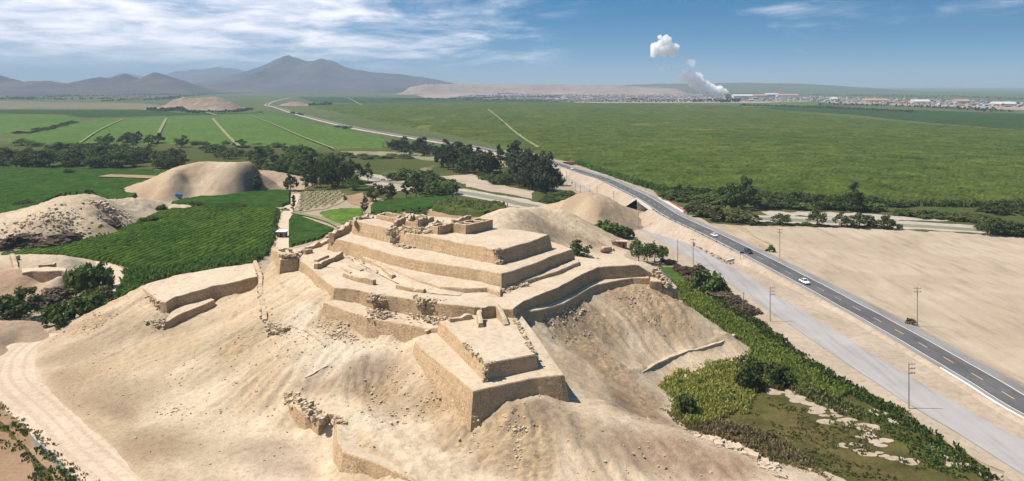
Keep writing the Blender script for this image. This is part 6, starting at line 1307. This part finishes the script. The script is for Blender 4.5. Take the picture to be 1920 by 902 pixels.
# drain walls and culverts
def wall_line(name, pts, w_, h_, mat, label, cat='wall'):
    p = catmull([np.array(a, float) for a in pts], 3); s = sides(p); V = []
    for i in range(len(p)):
        for o_, z_ in ((-w_/2, -.4), (-w_/2, h_), (w_/2, h_), (w_/2, -.4)): V.append((p[i, 0]+s[i, 0]*o_, p[i, 1]+s[i, 1]*o_, p[i, 2]+z_))
    k_ = len(p); return tag(meshobj(name, V, [(a*4+j, a*4+(j+1) % 4, (a+1)*4+(j+1) % 4, (a+1)*4+j) for a in range(k_-1) for j in range(4)]+[(0, 1, 2, 3), tuple((k_-1)*4+j for j in (3, 2, 1, 0))], mat), label, cat)
wall_line('drain_wall', W2([(1362,424),(1385,433),(1405,444),(1428,455),(1447,465.5)]), .4, .5, M['rubble'], 'thin concrete drain wall running along the edge of the bare field')
wall_line('drain_wall', W2([(1433,472),(1448,466)]), .5, .7, M['dark'], 'short dark end of the drain wall beside the small green bush')
wall_line('culvert', W2([(1362,491),(1376,487.5)]), .8, .8, M['concrete'], 'small concrete culvert between the two roads left of the sign', 'culvert')
wall_line('curb', W2([(1152,382),(1160,386),(1168,391),(1178,398)]), .6, .6, M['white_paint'], 'pale concrete curb behind the sand mound next to the service road', 'curb')
tag(rubble('debris', PL([(1196,425,.5),(1212,424,.5),(1235,427,.5)]), 90, 3.0, .9, M['stone'], seed=61, lift=.1), 'pale debris heap blocking the service road below the bridge', 'debris')
tag(rubble('debris', PL([(1255,430,.3),(1290,450,.2),(1340,480,.2),(1370,495,.2)]), 160, 2.0, .7, M['strip'], seed=62, lift=.1), 'line of earth lumps between the service road and the highway', 'debris')
tag(rubble('debris', PL([(1460,490,.2),(1500,512,.2),(1540,535,.2),(1650,590,.2),(1740,640,.2),(1850,705,.2)]), 260, 2.6, .5, M['brown'], seed=63, lift=.1), 'dark clods along the ditch at the edge of the bare field', 'debris')
tag(ribbon('ditch', W2([(1440,476),(1480,496),(1520,520),(1562,546),(1600,568),(1650,594),(1720,630),(1800,672),(1920,738)]), 2.0, -.06, M['brown'], 2, .8), kind='structure')
# hut
M['brick'] = plain('brick_wall', (.30, .12, .08), .9, sc=2)
x, y, z = P(1166, 462, 1.0); hut = empty('brick_hut', (x, y, z-.2), 0, 'tiny reddish brick hut with a pale flat roof behind the drooping trees', 'hut'); hut.rotation_euler[2] = -.2
for nm, bx_, mt in (('wall', boxm(0, 0, 1.3, 4.6, 3.2, 2.8), M['brick']), ('roof', boxm(0, 0, 2.82, 5.4, 4.0, .22), HC[2]), ('door', boxm(.9, -1.62, 1.0, .9, .06, 2.0), M['dark']), ('window', boxm(-1.1, -1.62, 1.6, .9, .06, .8), M['dark'])):
    q = meshobj(nm, bx_, CF, mt); q.parent = hut
x, y, z = P(1153, 459, 1.5); lt = empty('lean_to', (x, y, z-.2), 0, 'rough stone lean-to with a tilted roof left of the brick hut', 'shed')
q = meshobj('wall', boxm(0, 0, .9, 3.2, 2.6, 2.0), CF, M['rubble']); q.parent = lt; q = meshobj('roof', [(-2, -1.6, 1.7), (2, -1.6, 2.3), (2, 1.6, 2.5), (-2, 1.6, 1.9), (-2, -1.6, 1.85), (2, -1.6, 2.45), (2, 1.6, 2.65), (-2, 1.6, 2.05)], CF, M['bark']); q.parent = lt
tag(rubble('stone_outcrop', PL([(1128,468,2),(1138,466,1.8),(1146,466,1.5)]), 40, 1.5, 2.2, M['rubble'], seed=66, lift=.5), 'dark rocky outcrop at the tip of the sand slope left of the hut', 'rock')
# gatehouse across the track
x, y, z = P(529, 444, 0); gh = empty('gatehouse', (x, y, 0), 0, 'white roofed shelter with brown walls standing across the dirt track', 'shelter')
for nm, bx_, mt in (('wall', boxm(0, 0, 1.3, 4.4, 3.6, 2.8), plain('mud_wall', (.26, .17, .11), .9)), ('roof', boxm(0, 0, 2.95, 5.4, 4.8, .35), plain('white_roof', (.80, .79, .77), .6)), ('door', boxm(0, -1.83, 1.0, 1.3, .06, 2.0), M['dark'])):
    q = meshobj(nm, bx_, CF, mt); q.parent = gh
x, y, z = P(335, 369, 1.5); q = tag(meshobj('blue_tank', boxm(x, y, z+.8, 4.2, 2.4, 2.4, .1)+boxm(x-1.0, y, z+2.2, 1.2, 1.2, .6, .1), CF+[tuple(8+a for a in f) for f in CF], M['blue']), 'small blue tank at the foot of the brown mound', 'tank')
x, y, z = P(1291, 393, 0); q = tag(meshobj('green_shelter', [(x-3, y-1.5, 0), (x+3, y-1.5, 0), (x+3, y+1.5, 0), (x-3, y+1.5, 0), (x-2.4, y-.3, 3.2), (x+2.4, y-.3, 3.4), (x+2.4, y+.3, 3.4), (x-2.4, y+.3, 3.2)], CF, M['green_net']), 'green netting shelter in the bushes beyond the bridge', 'shelter')
x, y, z = P(1066, 309, 0); q = tag(meshobj('brick_stack', boxm(x, y, 1.5, 11, 4, 3, .1), CF, M['brick']), 'low reddish brick stack beside the far bend of the highway', 'brick stack')

# ------------------------------------------------------------------ vehicles
M['car_white'] = plain('white_car_paint', (.78, .78, .77), .25, spec=.5, var=.02); M['car_black'] = plain('black_car_paint', (.025, .027, .03), .2, spec=.6, var=.02); M['car_grey'] = plain('grey_car_paint', (.22, .23, .24), .3, spec=.5)
M['glass'] = plain('car_glass', (.02, .025, .03), .08, spec=.8, var=.01); M['tyre'] = plain('tyre', (.02, .02, .02), .9); M['rim'] = plain('wheel_rim', (.45, .45, .46), .35, .7); M['lamp'] = plain('headlamp', (.8, .8, .75), .2); M['red_lamp'] = plain('tail_lamp', (.4, .02, .02), .3)
def prism(prof, wb, wt, zb, zt):
    """side profile (x,z) extruded across y, narrower towards the top"""
    V = []
    for s_ in (-1, 1):
        for x, z in prof: t = (z-zb)/(zt-zb); V.append((x, s_*(wb+(wt-wb)*t)/2, z))
    k_ = len(prof); return V, [tuple(range(k_))[::-1], tuple(range(k_, 2*k_))]+[(i, (i+1) % k_, k_+(i+1) % k_, k_+i) for i in range(k_)]
def car(kind, paint, loc, ang, label, cat):
    o = empty({'pickup': 'pickup_truck', 'sedan': 'car', 'suv': 'off_road_car'}[kind], loc, ang, label, cat)
    if kind == 'pickup': L = 5.3; low = [(-2.65,.45),(-2.6,1.05),(-.75,1.08),(.9,1.1),(2.2,1.0),(2.6,.8),(2.65,.4)]; cab = [(-.8,1.06),(-.65,1.72),(.35,1.75),(1.05,1.1)]; wx = (-1.6, 1.75); wr = .40; W_ = 1.85
    elif kind == 'sedan': L = 4.5; low = [(-2.25,.35),(-2.25,.9),(-1.6,.98),(1.0,.95),(2.1,.78),(2.25,.35)]; cab = [(-1.75,.95),(-1.1,1.42),(.3,1.45),(1.1,.93)]; wx = (-1.35, 1.4); wr = .33; W_ = 1.75
    else: L = 4.7; low = [(-2.35,.5),(-2.35,1.15),(-.5,1.18),(1.1,1.15),(2.25,1.0),(2.35,.45)]; cab = [(-2.25,1.12),(-2.05,1.82),(.45,1.85),(1.1,1.13)]; wx = (-1.4, 1.5); wr = .40; W_ = 1.9
    V, f = prism(low, W_, W_*.93, .4, 1.1); body = meshobj('body', V, f, M[paint]); body.parent = o
    bm_ = bmesh.new(); bm_.from_mesh(body.data); bmesh.ops.bevel(bm_, geom=bm_.edges[:], offset=.06, segments=2, affect='EDGES'); bm_.to_mesh(body.data); bm_.free()
    V, f = prism(cab, W_*.92, W_*.72, cab[0][1], cab[1][1]); q = meshobj('windows', V, f, M['glass']); q.parent = o
    a_, b_ = cab[1], cab[2]; V = [(a_[0]-.05, -W_*.38, a_[1]-.02), (b_[0]+.08, -W_*.38, b_[1]-.02), (b_[0]+.08, W_*.38, b_[1]-.02), (a_[0]-.05, W_*.38, a_[1]-.02)]; q = meshobj('roof', V+[(a, b, c+.06) for a, b, c in V], [(0, 3, 2, 1), (4, 5, 6, 7), (0, 1, 5, 4), (1, 2, 6, 5), (2, 3, 7, 6), (3, 0, 4, 7)], M[paint]); q.parent = o
    V = []; Fc = []
    for s_ in (-1, 1):
        for (p, r2) in ((cab[0], cab[1]), (cab[3], cab[2])): tube(V, Fc, (p[0], s_*W_*.46, p[1]), (r2[0], s_*W_*.37, r2[1]), .05, .05, 4)
    q = meshobj('pillars', V, Fc, M[paint]); q.parent = o; q['kind'] = 'stuff'
    if kind == 'pickup': q = meshobj('cargo_bed', boxm(-1.65, 0, 1.10, 1.6, 1.45, .04), CF, M['dark']); q.parent = o
    for ax in wx:
        for s_ in (-1, 1):
            V = []; Fc = []; tube(V, Fc, (ax, s_*(W_/2-.22), wr), (ax, s_*(W_/2+.02), wr), wr, wr, 14); Fc += [tuple(range(14)), tuple(range(14, 28))]; wq = meshobj('wheel', V, Fc, M['tyre']); wq.parent = o
            V = []; Fc = []; tube(V, Fc, (ax, s_*(W_/2+.0), wr), (ax, s_*(W_/2+.035), wr), wr*.55, wr*.5, 10); Fc += [tuple(range(10, 20))]; rq = meshobj('rim', V, Fc, M['rim']); rq.parent = wq
    for s_ in (-1, 1):
        q = meshobj('headlight', boxm(L/2-.06, s_*W_*.36, .78, .1, .32, .16), CF, M['lamp']); q.parent = o
        q = meshobj('tail_light', boxm(-L/2+.03, s_*W_*.38, .88, .08, .22, .22), CF, M['red_lamp']); q.parent = o
        q = meshobj('mirror', boxm(cab[3][0]-.25, s_*(W_/2+.1), cab[0][1]+.12, .12, .2, .14), CF, M[paint]); q.parent = o
    return o
def on_road(px, lateral, kind, paint, label, cat, away=False):
    i = int(np.argmin([abs((hw[j, 0]+hs[j, 0]*lateral)/hw[j, 1]*F+CX-px)+(hw[j, 1] < 150)*1e4+(hw[j, 1] > 900)*1e4 for j in range(len(hw))]))
    t = hw[i+1]-hw[i]; an = math.atan2(t[1], t[0])+(0 if away else math.pi)
    return car(kind, paint, (hw[i, 0]+hs[i, 0]*lateral, hw[i, 1]+hs[i, 1]*lateral, hw[i, 2]+.07), an, label, cat)
on_road(1508.5, -1.9, 'pickup', 'car_white', 'white double cab pickup driving towards the camera on the highway', 'pickup truck')
on_road(1399, -.9, 'suv', 'car_black', 'black off-road car on the highway just behind the dark road sign', 'car')
on_road(1338, -1.0, 'sedan', 'car_white', 'white car on the highway farther back, behind the black car', 'car')
on_road(1073, -2.0, 'suv', 'car_white', 'small white car at the far bend of the highway by the trees', 'car')
on_road(572, -1.5, 'suv', 'car_white', 'tiny pale vehicle on the farthest stretch of the highway', 'car') if False else None
x, y, z = P(535, 395, 0); car('pickup', 'car_grey', (x, y, .1), .15, 'grey pickup parked at the end of the dirt track beside the dark columnar tree', 'pickup truck')
x, y, z = P(718, 338, 0); car('sedan', 'car_white', (x, y, .1), .3, 'white vehicle standing at the grey river pool', 'car')

# ------------------------------------------------------------------ person walking on the bending dirt road
def person(x, y, z, ang, label):
    o = empty('person', (x, y, z), ang, label, 'person')
    J = {'pel': (0, 0, .95), 'chest': (0, 0, 1.30), 'neck': (0, 0, 1.48), 'head': (0, .02, 1.60), 'top': (0, .02, 1.72), 'hl': (-.10, 0, .90), 'kl': (-.11, .12, .50), 'al': (-.11, .05, .08), 'tl': (-.11, .20, .04), 'hr': (.10, 0, .90), 'kr': (.11, -.05, .50), 'ar': (.11, -.20, .10), 'tr': (.11, -.06, .04),
         'sl': (-.18, 0, 1.40), 'el': (-.24, -.06, 1.13), 'wl': (-.25, .06, .90), 'fl': (-.25, .10, .80), 'sr': (.18, 0, 1.40), 'er': (.24, .02, 1.13), 'wr': (.25, .16, .93), 'fr': (.25, .22, .85)}
    Rr = {'pel': .14, 'chest': .15, 'neck': .06, 'head': .095, 'top': .07, 'hl': .09, 'kl': .06, 'al': .045, 'tl': .04, 'hr': .09, 'kr': .06, 'ar': .045, 'tr': .04, 'sl': .07, 'el': .045, 'wl': .035, 'fl': .03, 'sr': .07, 'er': .045, 'wr': .035, 'fr': .03}
    E = [('pel', 'chest'), ('chest', 'neck'), ('neck', 'head'), ('head', 'top'), ('pel', 'hl'), ('hl', 'kl'), ('kl', 'al'), ('al', 'tl'), ('pel', 'hr'), ('hr', 'kr'), ('kr', 'ar'), ('ar', 'tr'), ('chest', 'sl'), ('sl', 'el'), ('el', 'wl'), ('wl', 'fl'), ('chest', 'sr'), ('sr', 'er'), ('er', 'wr'), ('wr', 'fr')]
    ks = list(J); me = bpy.data.meshes.new('body'); me.from_pydata([J[k_] for k_ in ks], [(ks.index(a), ks.index(b)) for a, b in E], []); b_ = bpy.data.objects.new('body', me); C.objects.link(b_); b_.parent = o
    sk = b_.modifiers.new('skin', 'SKIN'); 
    for i, k_ in enumerate(ks): me.skin_vertices[0].data[i].radius = (Rr[k_], Rr[k_])
    me.skin_vertices[0].data[0].use_root = True; b_.modifiers.new('sub', 'SUBSURF').levels = 1; b_.modifiers['sub'].render_levels = 1
    me.materials.append(plain('dark_clothes', (.06, .055, .06), .9))
    V = []; Fc = []; tube(V, Fc, (0, .02, 1.66), (0, .02, 1.80), .13, .10, 10); Fc.append(tuple(range(10, 20))); n0 = len(V); tube(V, Fc, (0, .02, 1.655), (0, .02, 1.675), .23, .23, 10); Fc += [tuple(n0+a for a in range(10)), tuple(n0+10+a for a in range(10))]
    q = meshobj('hat', V, Fc, plain('white_hat', (.8, .78, .74), .8)); q.parent = o
x, y, z = P(203, 563, 0); person(x, y, .05, .4, 'person in dark clothes and a white hat walking on the bending dirt road')

# ------------------------------------------------------------------ haze
hv, _ = [(-18500, -2000, -2), (18500, -2000, -2), (18500, 26500, -2), (-18500, 26500, -2), (-18500, -2000, 548), (18500, -2000, 548), (18500, 26500, 548), (-18500, 26500, 548)], 0
hzo = meshobj('haze', hv, CF, []); mh = bpy.data.materials.new('haze_air'); mh.use_nodes = True; mh.node_tree.nodes.clear(); k = N(mh.node_tree)
o_ = k.n('ShaderNodeOutputMaterial'); pv = k.n('ShaderNodeVolumePrincipled', i={'Density': 0.000082, 'Anisotropy': 0.0}); pv.inputs['Color'].default_value = (.39, .51, .66, 1); k.l(pv.outputs[0], o_.inputs['Volume'])
hzo.data.materials.clear(); hzo.data.materials.append(mh); tag(hzo, kind='stuff'); hzo['label'] = 'thin bluish haze lying over the whole plain'
hzo['category'] = 'haze'
